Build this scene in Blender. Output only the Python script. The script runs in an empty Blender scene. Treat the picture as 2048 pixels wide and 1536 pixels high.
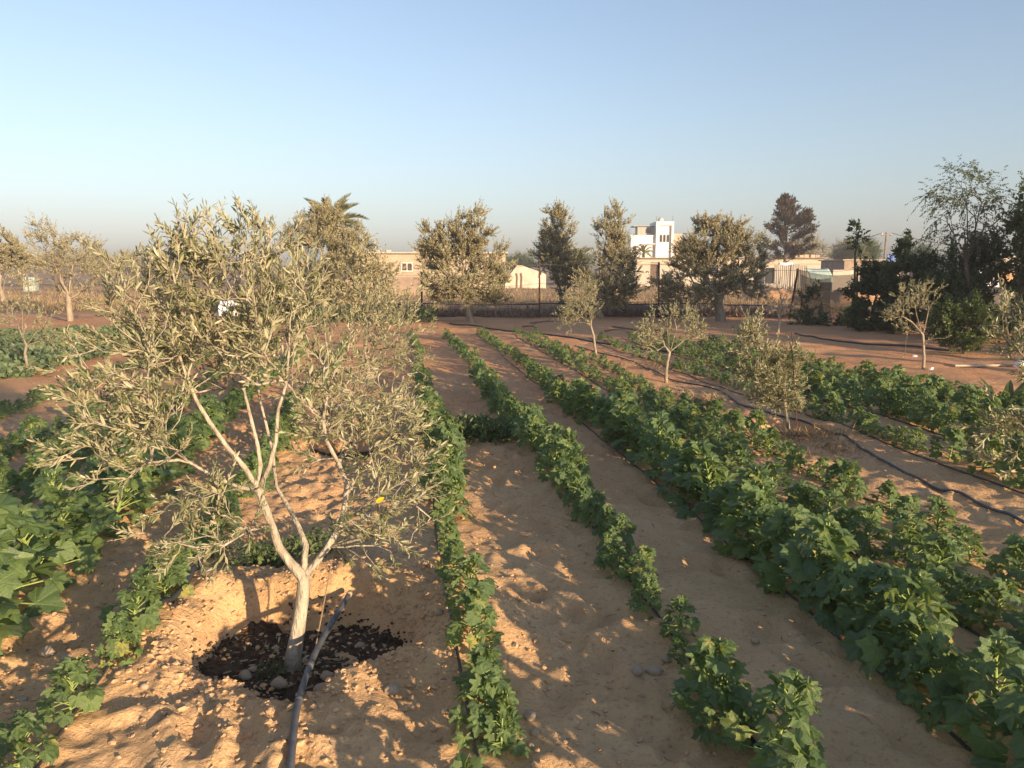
import bpy, math, random
import numpy as np
from mathutils import Matrix, Vector

# ------------------------------------------------------------------ camera, sky, sun, exposure
CAM_H, F_PX, PITCH = 1.70, 1547.0, math.radians(8.4)
scene = bpy.context.scene
COL = scene.collection
cam_data = bpy.data.cameras.new('camera')
cam_data.sensor_width = 36.0
cam_data.lens = 36.0 * F_PX / 2048.0
cam_data.clip_start = 0.05
cam_data.clip_end = 6000.0
cam = bpy.data.objects.new('camera', cam_data)
COL.objects.link(cam)
cam.location = (0, 0, CAM_H)
cam.rotation_euler = (math.pi / 2 - PITCH, 0, 0)
scene.camera = cam

SUN_EL, SUN_AZ = math.radians(9.8), math.radians(40.0)      # light travels to (-sin az, cos az)
SUN_POS = Vector((math.sin(SUN_AZ) * math.cos(SUN_EL), -math.cos(SUN_AZ) * math.cos(SUN_EL), math.sin(SUN_EL)))
world = bpy.data.worlds.new('World')
scene.world = world
world.use_nodes = True
wn = world.node_tree
wn.nodes.clear()
sky = wn.nodes.new('ShaderNodeTexSky')
sky.sky_type = 'NISHITA'
sky.sun_disc = False
sky.sun_elevation = SUN_EL
sky.sun_rotation = math.atan2(SUN_POS.x, SUN_POS.y)
sky.altitude = 50.0
sky.air_density = 1.6
sky.dust_density = 1.0
sky.ozone_density = 2.6
bg = wn.nodes.new('ShaderNodeBackground')
bg.inputs['Strength'].default_value = 0.122
wo = wn.nodes.new('ShaderNodeOutputWorld')
# the hazy evening sky is paler than the clear-air model: one even desaturation and white balance
sky_bw = wn.nodes.new('ShaderNodeRGBToBW')
sky_mix = wn.nodes.new('ShaderNodeMix'); sky_mix.data_type = 'RGBA'; sky_mix.inputs[0].default_value = 0.5
sky_wb = wn.nodes.new('ShaderNodeMix'); sky_wb.data_type = 'RGBA'; sky_wb.blend_type = 'MULTIPLY'; sky_wb.inputs[0].default_value = 1.0
sky_wb.inputs[7].default_value = (0.785, 0.91, 1.20, 1)
wn.links.new(sky.outputs[0], sky_bw.inputs[0]); wn.links.new(sky_bw.outputs[0], sky_mix.inputs[6]); wn.links.new(sky.outputs[0], sky_mix.inputs[7])
wn.links.new(sky_mix.outputs[2], sky_wb.inputs[6])
wn.links.new(sky_wb.outputs[2], bg.inputs[0])
wn.links.new(bg.outputs[0], wo.inputs[0])
sun_data = bpy.data.lights.new('sun', 'SUN')
sun_data.energy = 4.5
sun_data.angle = math.radians(0.6)
sun_data.color = (1.0, 0.74, 0.46)
sun = bpy.data.objects.new('sun', sun_data)
COL.objects.link(sun)
sun.rotation_euler = SUN_POS.to_track_quat('Z', 'Y').to_euler()
scene.view_settings.view_transform = 'Standard'
scene.view_settings.look = 'None'
scene.view_settings.exposure = 1.1
scene.view_settings.gamma = 1.0
scene.view_settings.use_curve_mapping = False
scene.render.engine = 'CYCLES'
scene.cycles.max_bounces = 6
scene.cycles.transparent_max_bounces = 12
scene.cycles.use_denoising = True

# ------------------------------------------------------------------ helpers
RNG = np.random.default_rng(11)
A_ROW = math.radians(8.2)
CA, SA = math.cos(A_ROW), math.sin(A_ROW)

def uv2xy(u, v):
    return u * CA - v * SA, u * SA + v * CA

def xy2uv(x, y):
    return x * CA + y * SA, -x * SA + y * CA

def at(px, py, d):
    """the point seen at photograph pixel (px, py) at ground distance d"""
    a, b = (px - 1024) / F_PX, -(py - 768) / F_PX
    y = math.cos(PITCH) + b * math.sin(PITCH)
    z = -math.sin(PITCH) + b * math.cos(PITCH)
    s = d / y
    return np.array((a * s, d, CAM_H + z * s))

def ground_at(px, py):
    b = -(py - 768) / F_PX
    y = math.cos(PITCH) + b * math.sin(PITCH)
    z = -math.sin(PITCH) + b * math.cos(PITCH)
    return at(px, py, -CAM_H / z * y)

def _hash(ix, iy, seed):
    n = (ix * 374761393 + iy * 668265263 + seed * 974711) & 0xffffffff
    n = ((n ^ (n >> 13)) * 1274126177) & 0xffffffff
    n = (n ^ (n >> 16)) & 0xffffffff
    return n / 4294967295.0

def noise(x, y, seed=0):
    x = np.asarray(x, float); y = np.asarray(y, float)
    ix = np.floor(x).astype(np.int64); iy = np.floor(y).astype(np.int64)
    fx = x - ix; fy = y - iy
    sx = fx * fx * fx * (fx * (fx * 6 - 15) + 10); sy = fy * fy * fy * (fy * (fy * 6 - 15) + 10)
    def g(ax, ay, dx, dy):
        t = _hash(ax, ay, seed) * 2 * np.pi
        return np.cos(t) * dx + np.sin(t) * dy
    n00 = g(ix, iy, fx, fy); n10 = g(ix + 1, iy, fx - 1, fy)
    n01 = g(ix, iy + 1, fx, fy - 1); n11 = g(ix + 1, iy + 1, fx - 1, fy - 1)
    return ((n00 * (1 - sx) + n10 * sx) * (1 - sy) + (n01 * (1 - sx) + n11 * sx) * sy) * 1.5

def fbm(x, y, size, octv=3, seed=0):
    r = 0.0; a = 1.0
    for i in range(octv):
        r = r + a * noise(x / size, y / size, seed + i * 17)
        size *= 0.5; a *= 0.5
    return r

def sstep(a, b, x):
    t = np.clip((x - a) / (b - a), 0, 1)
    return t * t * (3 - 2 * t)

def unit(v):
    v = np.asarray(v, float)
    return v / (np.linalg.norm(v, axis=-1, keepdims=True) + 1e-12)

def tag(o, label=None, cat=None, group=None, kind=None):
    if label: o['label'] = label
    if cat: o['category'] = cat
    if group: o['group'] = group
    if kind: o['kind'] = kind
    return o

def empty(name, loc, label=None, cat=None, group=None):
    o = bpy.data.objects.new(name, None)
    o.empty_display_size = 0.1
    COL.objects.link(o)
    o.location = [float(c) for c in loc]
    return tag(o, label, cat, group)

class MB:
    """collects geometry; build() links it as one mesh object"""
    def __init__(self):
        self.v = []; self.f = []; self.r = []; self.t = []; self.n = 0
    def add(self, verts, faces, rnd=None, tco=None):
        """faces: list of (m,k) int arrays; rnd: list of per-face random values (one per array)"""
        verts = np.asarray(verts, float).reshape(-1, 3)
        for i, f in enumerate(faces):
            f = np.asarray(f, np.int64)
            if f.ndim == 1: f = f[None]
            self.f.append(f + self.n)
            if rnd is None: self.r.append(np.full(len(f), RNG.random()))
            else: self.r.append(np.asarray(rnd[i], float))
        self.v.append(verts); self.n += len(verts)
        self.t.append(np.zeros((len(verts), 3)) if tco is None else np.asarray(tco, float).reshape(-1, 3))
        return self
    def box(self, c, s, rz=0.0, jit=0.0):
        c = np.asarray(c, float); s = np.asarray(s, float) / 2
        k = np.array([(a, b, d) for d in (-1, 1) for b in (-1, 1) for a in (-1, 1)], float) * s
        if jit: k = k + RNG.uniform(-jit, jit, k.shape)
        cr, sr = math.cos(rz), math.sin(rz)
        k = np.stack([k[:, 0] * cr - k[:, 1] * sr, k[:, 0] * sr + k[:, 1] * cr, k[:, 2]], 1) + c
        return self.add(k, [np.array([(0, 2, 3, 1), (4, 5, 7, 6), (0, 1, 5, 4), (2, 6, 7, 3), (0, 4, 6, 2), (1, 3, 7, 5)])])
    def tube(self, pts, rad, sides=6, cap=True):
        p = np.asarray(pts, float); n = len(p)
        r = np.broadcast_to(np.asarray(rad, float), (n,))
        t = np.zeros_like(p); t[1:-1] = p[2:] - p[:-2]; t[0] = p[1] - p[0]; t[-1] = p[-1] - p[-2]
        t = unit(t)
        ref = np.array((0., 0, 1)) if abs(t[0, 2]) < 0.9 else np.array((1., 0, 0))
        a = unit(np.cross(t, ref + 0 * t)); 
        for i in range(1, n):
            q = a[i - 1] - t[i] * np.dot(a[i - 1], t[i]); a[i] = q / (np.linalg.norm(q) + 1e-9)
        b = np.cross(t, a)
        th = np.arange(sides) * 2 * np.pi / sides
        ring = p[:, None] + r[:, None, None] * (np.cos(th)[None, :, None] * a[:, None] + np.sin(th)[None, :, None] * b[:, None])
        idx = np.arange(n * sides).reshape(n, sides)
        q = np.stack([idx[:-1], np.roll(idx[:-1], -1, 1), np.roll(idx[1:], -1, 1), idx[1:]], -1).reshape(-1, 4)
        fs = [q]
        if cap: fs += [idx[0][::-1][None], idx[-1][None]]
        return self.add(ring.reshape(-1, 3), fs)
    def inst(self, tv, tf, pos, R, sc, rnd=None):
        """N copies of a template; R (N,3,3) columns = axes"""
        N = len(pos); k = len(tv)
        if N == 0: return self
        sc = np.broadcast_to(np.asarray(sc, float), (N,))
        V = np.einsum('nij,kj->nki', R, tv) * sc[:, None, None] + np.asarray(pos)[:, None]
        if rnd is None: rnd = RNG.random(N)
        fs = []; rs = []
        for f in tf:
            f = np.asarray(f)
            fs.append((f[None] + (np.arange(N) * k)[:, None, None]).reshape(-1, f.shape[1]))
            rs.append(np.repeat(rnd, len(f)))
        return self.add(V.reshape(-1, 3), fs, rs, np.tile(tv, (N, 1)))
    def mesh(self, name, mat, smooth=False):
        me = bpy.data.meshes.new(name)
        v = np.concatenate(self.v) if self.v else np.zeros((0, 3))
        me.vertices.add(len(v)); me.vertices.foreach_set('co', v.astype(np.float32).ravel())
        tot = np.concatenate([np.full(len(f), f.shape[1]) for f in self.f])
        loops = np.concatenate([f.ravel() for f in self.f])
        me.loops.add(len(loops)); me.loops.foreach_set('vertex_index', loops.astype(np.int32))
        st = np.concatenate([[0], np.cumsum(tot)[:-1]])
        me.polygons.add(len(tot)); me.polygons.foreach_set('loop_start', st.astype(np.int32))
        me.polygons.foreach_set('use_smooth', np.full(len(tot), smooth))
        at_ = me.attributes.new('rnd', 'FLOAT', 'FACE')
        at_.data.foreach_set('value', np.concatenate(self.r).astype(np.float32))
        at2 = me.attributes.new('tco', 'FLOAT_VECTOR', 'POINT')
        at2.data.foreach_set('vector', np.concatenate(self.t).astype(np.float32).ravel())
        me.update(calc_edges=True)
        me.validate()
        if mat is not None: me.materials.append(mat)
        return me
    def build(self, name, mat, parent=None, smooth=False, origin=None):
        if origin is not None: self.v = [x - np.asarray(origin, float) for x in self.v]
        o = bpy.data.objects.new(name, self.mesh(name, mat, smooth))
        COL.objects.link(o)
        if parent is not None: o.parent = parent
        elif origin is not None: o.location = [float(c) for c in origin]
        return o

def link_obj(name, me, parent=None, mw=None):
    o = bpy.data.objects.new(name, me); COL.objects.link(o)
    if parent is not None: o.parent = parent
    if mw is not None: o.matrix_basis = mw
    return o

# ------------------------------------------------------------------ materials
def new_mat(name):
    m = bpy.data.materials.new(name); m.use_nodes = True
    nt = m.node_tree; nt.nodes.clear()
    out = nt.nodes.new('ShaderNodeOutputMaterial')
    return m, nt, out

def N(nt, typ, **kw):
    n = nt.nodes.new(typ)
    for k, v in kw.items(): setattr(n, k, v)
    return n

def L(nt, a, b): nt.links.new(a, b)

def ramp(nt, fac, stops):
    r = N(nt, 'ShaderNodeValToRGB'); e = r.color_ramp.elements
    while len(e) < len(stops): e.new(0.5)
    for i, (p, c) in enumerate(stops):
        e[i].position = p; e[i].color = (*c, 1)
    L(nt, fac, r.inputs[0]); return r.outputs[0]

def leaf_mat(name, stops, back, trans_col, trans=0.25, rough=0.5, spec=0.3, vein=0.0):
    m, nt, out = new_mat(name)
    at_ = N(nt, 'ShaderNodeAttribute'); at_.attribute_name = 'rnd'
    oi = N(nt, 'ShaderNodeObjectInfo')
    ad = N(nt, 'ShaderNodeMath', operation='ADD'); L(nt, at_.outputs['Fac'], ad.inputs[0]); L(nt, oi.outputs['Random'], ad.inputs[1])
    fr = N(nt, 'ShaderNodeMath', operation='FRACT'); L(nt, ad.outputs[0], fr.inputs[0])
    top = ramp(nt, fr.outputs[0], stops)
    tc = N(nt, 'ShaderNodeTexCoord'); nz = N(nt, 'ShaderNodeTexNoise'); nz.inputs['Scale'].default_value = 28.0; nz.inputs['Detail'].default_value = 3.0
    L(nt, tc.outputs['Object'], nz.inputs['Vector'])
    hs = N(nt, 'ShaderNodeMix', data_type='RGBA', blend_type='MULTIPLY'); hs.inputs[0].default_value = 0.55
    L(nt, top, hs.inputs[6]); L(nt, ramp(nt, nz.outputs[0], [(0.3, (0.55, 0.55, 0.55)), (0.7, (1.25, 1.25, 1.15))]), hs.inputs[7])
    bump_n = None
    if vein:
        ta = N(nt, 'ShaderNodeAttribute'); ta.attribute_name = 'tco'
        sx = N(nt, 'ShaderNodeSeparateXYZ'); L(nt, ta.outputs['Vector'], sx.inputs[0])
        def mth(op, *ins):
            n = N(nt, 'ShaderNodeMath', operation=op)
            for i, v in enumerate(ins):
                if isinstance(v, (int, float)): n.inputs[i].default_value = v
                else: L(nt, v, n.inputs[i])
            return n.outputs[0]
        th = mth('ABSOLUTE', mth('ARCTAN2', sx.outputs[1], sx.outputs[0]))
        ln = N(nt, 'ShaderNodeVectorMath', operation='LENGTH'); L(nt, ta.outputs['Vector'], ln.inputs[0]); rr = ln.outputs['Value']
        dmin = mth('MINIMUM', mth('MINIMUM', th, mth('ABSOLUTE', mth('SUBTRACT', th, 0.907))), mth('ABSOLUTE', mth('SUBTRACT', th, 1.815)))
        dist = mth('MULTIPLY', dmin, rr)
        side = mth('SINE', mth('MULTIPLY', mth('SUBTRACT', rr, mth('MULTIPLY', dist, 1.2)), 42.0))     # side veins slanting off the main ones
        v1 = N(nt, 'ShaderNodeMapRange'); v1.interpolation_type = 'SMOOTHSTEP'; v1.inputs[1].default_value = 0.004; v1.inputs[2].default_value = 0.028; v1.inputs[3].default_value = 1.0; v1.inputs[4].default_value = 0.0
        L(nt, dist, v1.inputs[0])
        v2 = N(nt, 'ShaderNodeMapRange'); v2.inputs[1].default_value = 0.9; v2.inputs[2].default_value = 1.0; v2.inputs[3].default_value = 0.0; v2.inputs[4].default_value = 0.35
        L(nt, side, v2.inputs[0])
        vm = mth('MULTIPLY', mth('MAXIMUM', v1.outputs[0], v2.outputs[0]), vein)
        vx = N(nt, 'ShaderNodeMix', data_type='RGBA'); L(nt, vm, vx.inputs[0]); L(nt, hs.outputs[2], vx.inputs[6]); vx.inputs[7].default_value = (0.27, 0.33, 0.12, 1)
        hs = vx
        b_ = N(nt, 'ShaderNodeBump'); b_.inputs['Strength'].default_value = 0.5; b_.inputs['Distance'].default_value = 0.006; b_.invert = True
        bn = N(nt, 'ShaderNodeTexNoise'); bn.inputs['Scale'].default_value = 9.0; L(nt, ta.outputs['Vector'], bn.inputs['Vector'])
        L(nt, mth('ADD', vm, mth('MULTIPLY', bn.outputs[0], 1.6)), b_.inputs['Height']); bump_n = b_.outputs[0]
    geo = N(nt, 'ShaderNodeNewGeometry')
    mx = N(nt, 'ShaderNodeMix', data_type='RGBA'); L(nt, geo.outputs['Backfacing'], mx.inputs[0])
    L(nt, hs.outputs[2], mx.inputs[6]); mx.inputs[7].default_value = (*back, 1)
    p = N(nt, 'ShaderNodeBsdfPrincipled'); L(nt, mx.outputs[2], p.inputs['Base Color'])
    p.inputs['Roughness'].default_value = rough; p.inputs['Specular IOR Level'].default_value = spec
    if bump_n is not None: L(nt, bump_n, p.inputs['Normal'])
    tr = N(nt, 'ShaderNodeBsdfTranslucent'); tr.inputs[0].default_value = (*trans_col, 1)
    ms = N(nt, 'ShaderNodeMixShader'); ms.inputs[0].default_value = trans
    L(nt, p.outputs[0], ms.inputs[1]); L(nt, tr.outputs[0], ms.inputs[2]); L(nt, ms.outputs[0], out.inputs[0])
    return m

def solid_mat(name, c1, c2, scale=6.0, rough=0.85, bump=0.3, bscale=40.0, spec=0.2, stretch=(1, 1, 1), detail=5.0):
    m, nt, out = new_mat(name)
    tc = N(nt, 'ShaderNodeTexCoord'); mp = N(nt, 'ShaderNodeMapping'); mp.inputs['Scale'].default_value = stretch
    L(nt, tc.outputs['Object'], mp.inputs[0])
    oi = N(nt, 'ShaderNodeObjectInfo')
    ad = N(nt, 'ShaderNodeVectorMath', operation='ADD'); L(nt, mp.outputs[0], ad.inputs[0])
    mu = N(nt, 'ShaderNodeMath', operation='MULTIPLY'); L(nt, oi.outputs['Random'], mu.inputs[0]); mu.inputs[1].default_value = 37.0
    L(nt, mu.outputs[0], ad.inputs[1])
    nz = N(nt, 'ShaderNodeTexNoise'); nz.inputs['Scale'].default_value = scale; nz.inputs['Detail'].default_value = detail; nz.inputs['Roughness'].default_value = 0.65
    L(nt, ad.outputs[0], nz.inputs['Vector'])
    col = ramp(nt, nz.outputs[0], [(0.3, c1), (0.7, c2)])
    p = N(nt, 'ShaderNodeBsdfPrincipled'); L(nt, col, p.inputs['Base Color'])
    p.inputs['Roughness'].default_value = rough; p.inputs['Specular IOR Level'].default_value = spec
    if bump:
        nb = N(nt, 'ShaderNodeTexNoise'); nb.inputs['Scale'].default_value = bscale; nb.inputs['Detail'].default_value = 5.0
        L(nt, ad.outputs[0], nb.inputs['Vector'])
        b = N(nt, 'ShaderNodeBump'); b.inputs['Strength'].default_value = bump; b.inputs['Distance'].default_value = 0.02
        L(nt, nb.outputs[0], b.inputs['Height']); L(nt, b.outputs[0], p.inputs['Normal'])
    L(nt, p.outputs[0], out.inputs[0])
    return m

def sand_mat():
    m, nt, out = new_mat('sand')
    tc = N(nt, 'ShaderNodeTexCoord'); obj = tc.outputs['Object']
    def nz(scale, det=5.0, rough=0.6):
        n = N(nt, 'ShaderNodeTexNoise'); n.inputs['Scale'].default_value = scale; n.inputs['Detail'].default_value = det
        n.inputs['Roughness'].default_value = rough; L(nt, obj, n.inputs['Vector']); return n.outputs[0]
    c = ramp(nt, nz(1.1, 8, 0.65), [(0.3, (0.52, 0.325, 0.165)), (0.52, (0.61, 0.40, 0.21)), (0.72, (0.67, 0.46, 0.26))])
    # redder earth in patches, chiefly in the rows farther off
    red = N(nt, 'ShaderNodeMix', data_type='RGBA'); L(nt, c, red.inputs[6]); red.inputs[7].default_value = (0.60, 0.285, 0.145, 1)
    sep = N(nt, 'ShaderNodeSeparateXYZ'); L(nt, obj, sep.inputs[0])
    mr = N(nt, 'ShaderNodeMapRange'); mr.inputs[1].default_value = 4.0; mr.inputs[2].default_value = 13.0; mr.inputs[3].default_value = 0.12; mr.inputs[4].default_value = 0.95
    L(nt, sep.outputs[1], mr.inputs[0])
    rm = N(nt, 'ShaderNodeMath', operation='MULTIPLY'); L(nt, mr.outputs[0], rm.inputs[0])
    L(nt, ramp(nt, nz(0.7, 4), [(0.35, (0.5,) * 3), (0.65, (1,) * 3)]), rm.inputs[1]); L(nt, rm.outputs[0], red.inputs[0])
    # dark crumbs and pale grains
    sp = N(nt, 'ShaderNodeMix', data_type='RGBA', blend_type='MULTIPLY'); sp.inputs[0].default_value = 0.8
    L(nt, red.outputs[2], sp.inputs[6]); L(nt, ramp(nt, nz(38, 6, 0.75), [(0.33, (0.55, 0.5, 0.47)), (0.46, (1, 1, 1)), (0.62, (1, 1, 1)), (0.72, (1.2, 1.2, 1.15))]), sp.inputs[7])
    # the fallow field beyond the back wall: straw-coloured
    fm = N(nt, 'ShaderNodeMapRange'); fm.inputs[1].default_value = 29.5; fm.inputs[2].default_value = 31.5; L(nt, sep.outputs[1], fm.inputs[0])
    fld = N(nt, 'ShaderNodeMix', data_type='RGBA'); L(nt, fm.outputs[0], fld.inputs[0]); L(nt, sp.outputs[2], fld.inputs[6])
    L(nt, ramp(nt, nz(0.35, 7, 0.7), [(0.32, (0.27, 0.175, 0.105)), (0.5, (0.37, 0.25, 0.15)), (0.68, (0.45, 0.32, 0.20))]), fld.inputs[7])
    p = N(nt, 'ShaderNodeBsdfPrincipled'); L(nt, fld.outputs[2], p.inputs['Base Color'])
    p.inputs['Roughness'].default_value = 0.95; p.inputs['Specular IOR Level'].default_value = 0.1
    b1 = N(nt, 'ShaderNodeBump'); b1.inputs['Strength'].default_value = 0.75; b1.inputs['Distance'].default_value = 0.016
    L(nt, nz(55, 7, 0.7), b1.inputs['Height'])
    b2 = N(nt, 'ShaderNodeBump'); b2.inputs['Strength'].default_value = 0.55; b2.inputs['Distance'].default_value = 0.04
    L(nt, nz(14, 5, 0.6), b2.inputs['Height']); L(nt, b1.outputs[0], b2.inputs['Normal']); L(nt, b2.outputs[0], p.inputs['Normal'])
    L(nt, p.outputs[0], out.inputs[0])
    return m

M = {}
M['sand'] = sand_mat()
M['olive'] = leaf_mat('olive_leaf', [(0.0, (0.115, 0.135, 0.058)), (0.5, (0.185, 0.20, 0.095)), (1.0, (0.30, 0.29, 0.155))], (0.40, 0.375, 0.24), (0.32, 0.30, 0.10), 0.18, 0.42, 0.45)
M['olive_far'] = leaf_mat('olive_leaf_of_grown_trees', [(0.0, (0.16, 0.148, 0.075)), (0.5, (0.25, 0.228, 0.118)), (1.0, (0.36, 0.32, 0.18))], (0.40, 0.36, 0.235), (0.22, 0.18, 0.07), 0.15, 0.55, 0.3)
M['okra'] = leaf_mat('okra_leaf', [(0.0, (0.070, 0.128, 0.056)), (0.55, (0.108, 0.175, 0.064)), (0.9, (0.155, 0.225, 0.075)), (0.97, (0.22, 0.26, 0.085)), (1.0, (0.46, 0.38, 0.09))], (0.16, 0.22, 0.11), (0.30, 0.40, 0.08), 0.36, 0.45, 0.5, vein=0.45)
M['okra_stem'] = solid_mat('okra_stem', (0.18, 0.27, 0.07), (0.30, 0.36, 0.12), 20, 0.6, 0, spec=0.3)
M['melon'] = leaf_mat('melon_leaf', [(0.0, (0.085, 0.135, 0.065)), (1.0, (0.16, 0.205, 0.10))], (0.17, 0.21, 0.12), (0.17, 0.2, 0.1), 0.15, 0.7, 0.2)
M['weed'] = leaf_mat('weed_leaf', [(0.0, (0.06, 0.105, 0.035)), (1.0, (0.16, 0.20, 0.07))], (0.12, 0.16, 0.07), (0.16, 0.22, 0.05), 0.2, 0.6, 0.25)
M['citrus'] = leaf_mat('citrus_leaf', [(0.0, (0.035, 0.055, 0.018)), (0.6, (0.06, 0.10, 0.025)), (1.0, (0.14, 0.18, 0.04))], (0.10, 0.14, 0.05), (0.18, 0.24, 0.04), 0.18, 0.4, 0.4)
M['dark'] = leaf_mat('dark_hedge_leaf', [(0.0, (0.035, 0.055, 0.022)), (0.6, (0.06, 0.095, 0.035)), (1.0, (0.11, 0.15, 0.055))], (0.09, 0.125, 0.055), (0.13, 0.18, 0.04), 0.15, 0.5, 0.3)
M['airy'] = leaf_mat('airy_tree_leaf', [(0.0, (0.04, 0.06, 0.03)), (1.0, (0.11, 0.14, 0.075))], (0.12, 0.15, 0.09), (0.12, 0.16, 0.06), 0.2, 0.5, 0.3)
M['conifer'] = leaf_mat('conifer_needle', [(0.0, (0.035, 0.026, 0.014)), (1.0, (0.10, 0.068, 0.036))], (0.09, 0.06, 0.035), (0.06, 0.045, 0.02), 0.1, 0.7, 0.2)
M['palm'] = leaf_mat('palm_leaflet', [(0.0, (0.10, 0.12, 0.035)), (1.0, (0.22, 0.21, 0.075))], (0.24, 0.23, 0.11), (0.2, 0.2, 0.05), 0.15, 0.4, 0.4)
M['straw'] = leaf_mat('dry_straw', [(0.0, (0.22, 0.145, 0.08)), (1.0, (0.40, 0.29, 0.165))], (0.36, 0.26, 0.15), (0.3, 0.22, 0.11), 0.2, 0.8, 0.2)
M['deadweed'] = leaf_mat('grey_dead_weed', [(0.0, (0.17, 0.13, 0.11)), (1.0, (0.34, 0.27, 0.22))], (0.28, 0.22, 0.18), (0.2, 0.16, 0.12), 0.1, 0.9, 0.1)
M['litter'] = leaf_mat('fallen_leaf', [(0.0, (0.10, 0.07, 0.045)), (0.6, (0.30, 0.24, 0.15)), (1.0, (0.5, 0.45, 0.32))], (0.4, 0.34, 0.24), (0.2, 0.15, 0.08), 0.05, 0.8, 0.2)
M['yellow'] = leaf_mat('yellow_leaf', [(0.0, (0.85, 0.58, 0.02)), (1.0, (0.9, 0.62, 0.03))], (0.85, 0.6, 0.05), (0.8, 0.5, 0.02), 0.25, 0.5, 0.3)
M['bark_pale'] = solid_mat('pale_olive_bark', (0.22, 0.18, 0.135), (0.54, 0.475, 0.37), 26, 0.85, 0.8, 70, stretch=(1, 1, 0.35))
M['bark_mid'] = solid_mat('young_olive_bark', (0.17, 0.14, 0.10), (0.40, 0.34, 0.26), 24, 0.85, 0.6, 70, stretch=(1, 1, 0.4))
M['bark'] = solid_mat('olive_bark', (0.20, 0.16, 0.11), (0.38, 0.31, 0.23), 12, 0.9, 0.5, 40, stretch=(1, 1, 0.35))
M['bark_dark'] = solid_mat('dark_bark', (0.09, 0.07, 0.05), (0.19, 0.15, 0.11), 12, 0.9, 0.5, 40)
M['hose'] = solid_mat('black_poly_pipe', (0.018, 0.019, 0.022), (0.05, 0.05, 0.055), 14, 0.5, 0.1, 30, spec=0.4)
M['hose_grey'] = solid_mat('weathered_pipe', (0.045, 0.05, 0.06), (0.105, 0.11, 0.12), 18, 0.55, 0.15, 60, spec=0.4)
M['manure'] = solid_mat('dark_manure', (0.026, 0.019, 0.014), (0.13, 0.088, 0.055), 30, 0.95, 1.0, 60, spec=0.15)
M['clod'] = solid_mat('earth_clod', (0.44, 0.275, 0.145), (0.60, 0.40, 0.23), 9, 0.95, 0.6, 60, spec=0.1)
M['stone'] = solid_mat('dusty_stone', (0.36, 0.27, 0.18), (0.50, 0.39, 0.28), 14, 0.9, 0.4, 60, spec=0.15)
M['rust'] = solid_mat('rusty_iron', (0.05, 0.028, 0.018), (0.14, 0.065, 0.035), 14, 0.85, 0.3, 50)
M['wire'] = solid_mat('fence_wire', (0.10, 0.08, 0.07), (0.18, 0.15, 0.13), 10, 0.6, 0)
M['plaster'] = solid_mat('beige_plaster', (0.40, 0.315, 0.225), (0.53, 0.43, 0.32), 1.2, 0.92, 0.25, 12)
M['block'] = solid_mat('concrete_block', (0.42, 0.36, 0.29), (0.56, 0.49, 0.40), 4, 0.95, 0.4, 25)
M['blockdark'] = solid_mat('stained_blockwork', (0.24, 0.175, 0.13), (0.42, 0.31, 0.23), 2.2, 0.95, 0.5, 20)
M['white'] = solid_mat('white_render', (0.74, 0.70, 0.64), (0.84, 0.80, 0.74), 0.7, 0.85, 0.1, 12)
M['whitedirty'] = solid_mat('dirty_whitewash', (0.46, 0.39, 0.31), (0.68, 0.60, 0.50), 1.4, 0.9, 0.2, 12)
M['glass'] = solid_mat('dark_glass', (0.03, 0.035, 0.04), (0.06, 0.06, 0.065), 2, 0.15, 0, spec=0.6)
M['shutter'] = solid_mat('brown_shutter', (0.10, 0.07, 0.05), (0.17, 0.12, 0.09), 6, 0.6, 0)
M['zinc'] = solid_mat('weathered_zinc', (0.28, 0.25, 0.21), (0.48, 0.43, 0.36), 2.0, 0.6, 0.1, 20, spec=0.4, stretch=(3, 3, 0.4))
M['teal'] = solid_mat('pale_teal_tarpaulin', (0.36, 0.46, 0.40), (0.48, 0.57, 0.50), 2, 0.7, 0.2, 8)
M['orange'] = solid_mat('faded_orange_cloth', (0.50, 0.27, 0.12), (0.62, 0.40, 0.22), 2, 0.9, 0.2, 8)
M['blue'] = solid_mat('blue_plastic', (0.10, 0.16, 0.42), (0.16, 0.24, 0.52), 3, 0.5, 0)
M['bank'] = solid_mat('ochre_bank', (0.40, 0.22, 0.11), (0.54, 0.33, 0.18), 1.6, 0.95, 0.8, 12)
M['wood'] = solid_mat('weathered_wood', (0.16, 0.11, 0.075), (0.30, 0.22, 0.15), 8, 0.85, 0.3, 40)
M['plastic_white'] = solid_mat('white_plastic_sheet', (0.62, 0.62, 0.64), (0.80, 0.80, 0.80), 3, 0.5, 0.2, 10)

def net_mat():
    m, nt, out = new_mat('shade_net')
    d = N(nt, 'ShaderNodeBsdfDiffuse'); d.inputs[0].default_value = (0.20, 0.165, 0.13, 1)
    t = N(nt, 'ShaderNodeBsdfTransparent'); tl = N(nt, 'ShaderNodeBsdfTranslucent'); tl.inputs[0].default_value = (0.2, 0.17, 0.13, 1)
    m1 = N(nt, 'ShaderNodeMixShader'); m1.inputs[0].default_value = 0.3; L(nt, d.outputs[0], m1.inputs[1]); L(nt, tl.outputs[0], m1.inputs[2])
    m2 = N(nt, 'ShaderNodeMixShader'); m2.inputs[0].default_value = 0.35; L(nt, m1.outputs[0], m2.inputs[1]); L(nt, t.outputs[0], m2.inputs[2])
    L(nt, m2.outputs[0], out.inputs[0]); return m
M['net'] = net_mat()
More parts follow.
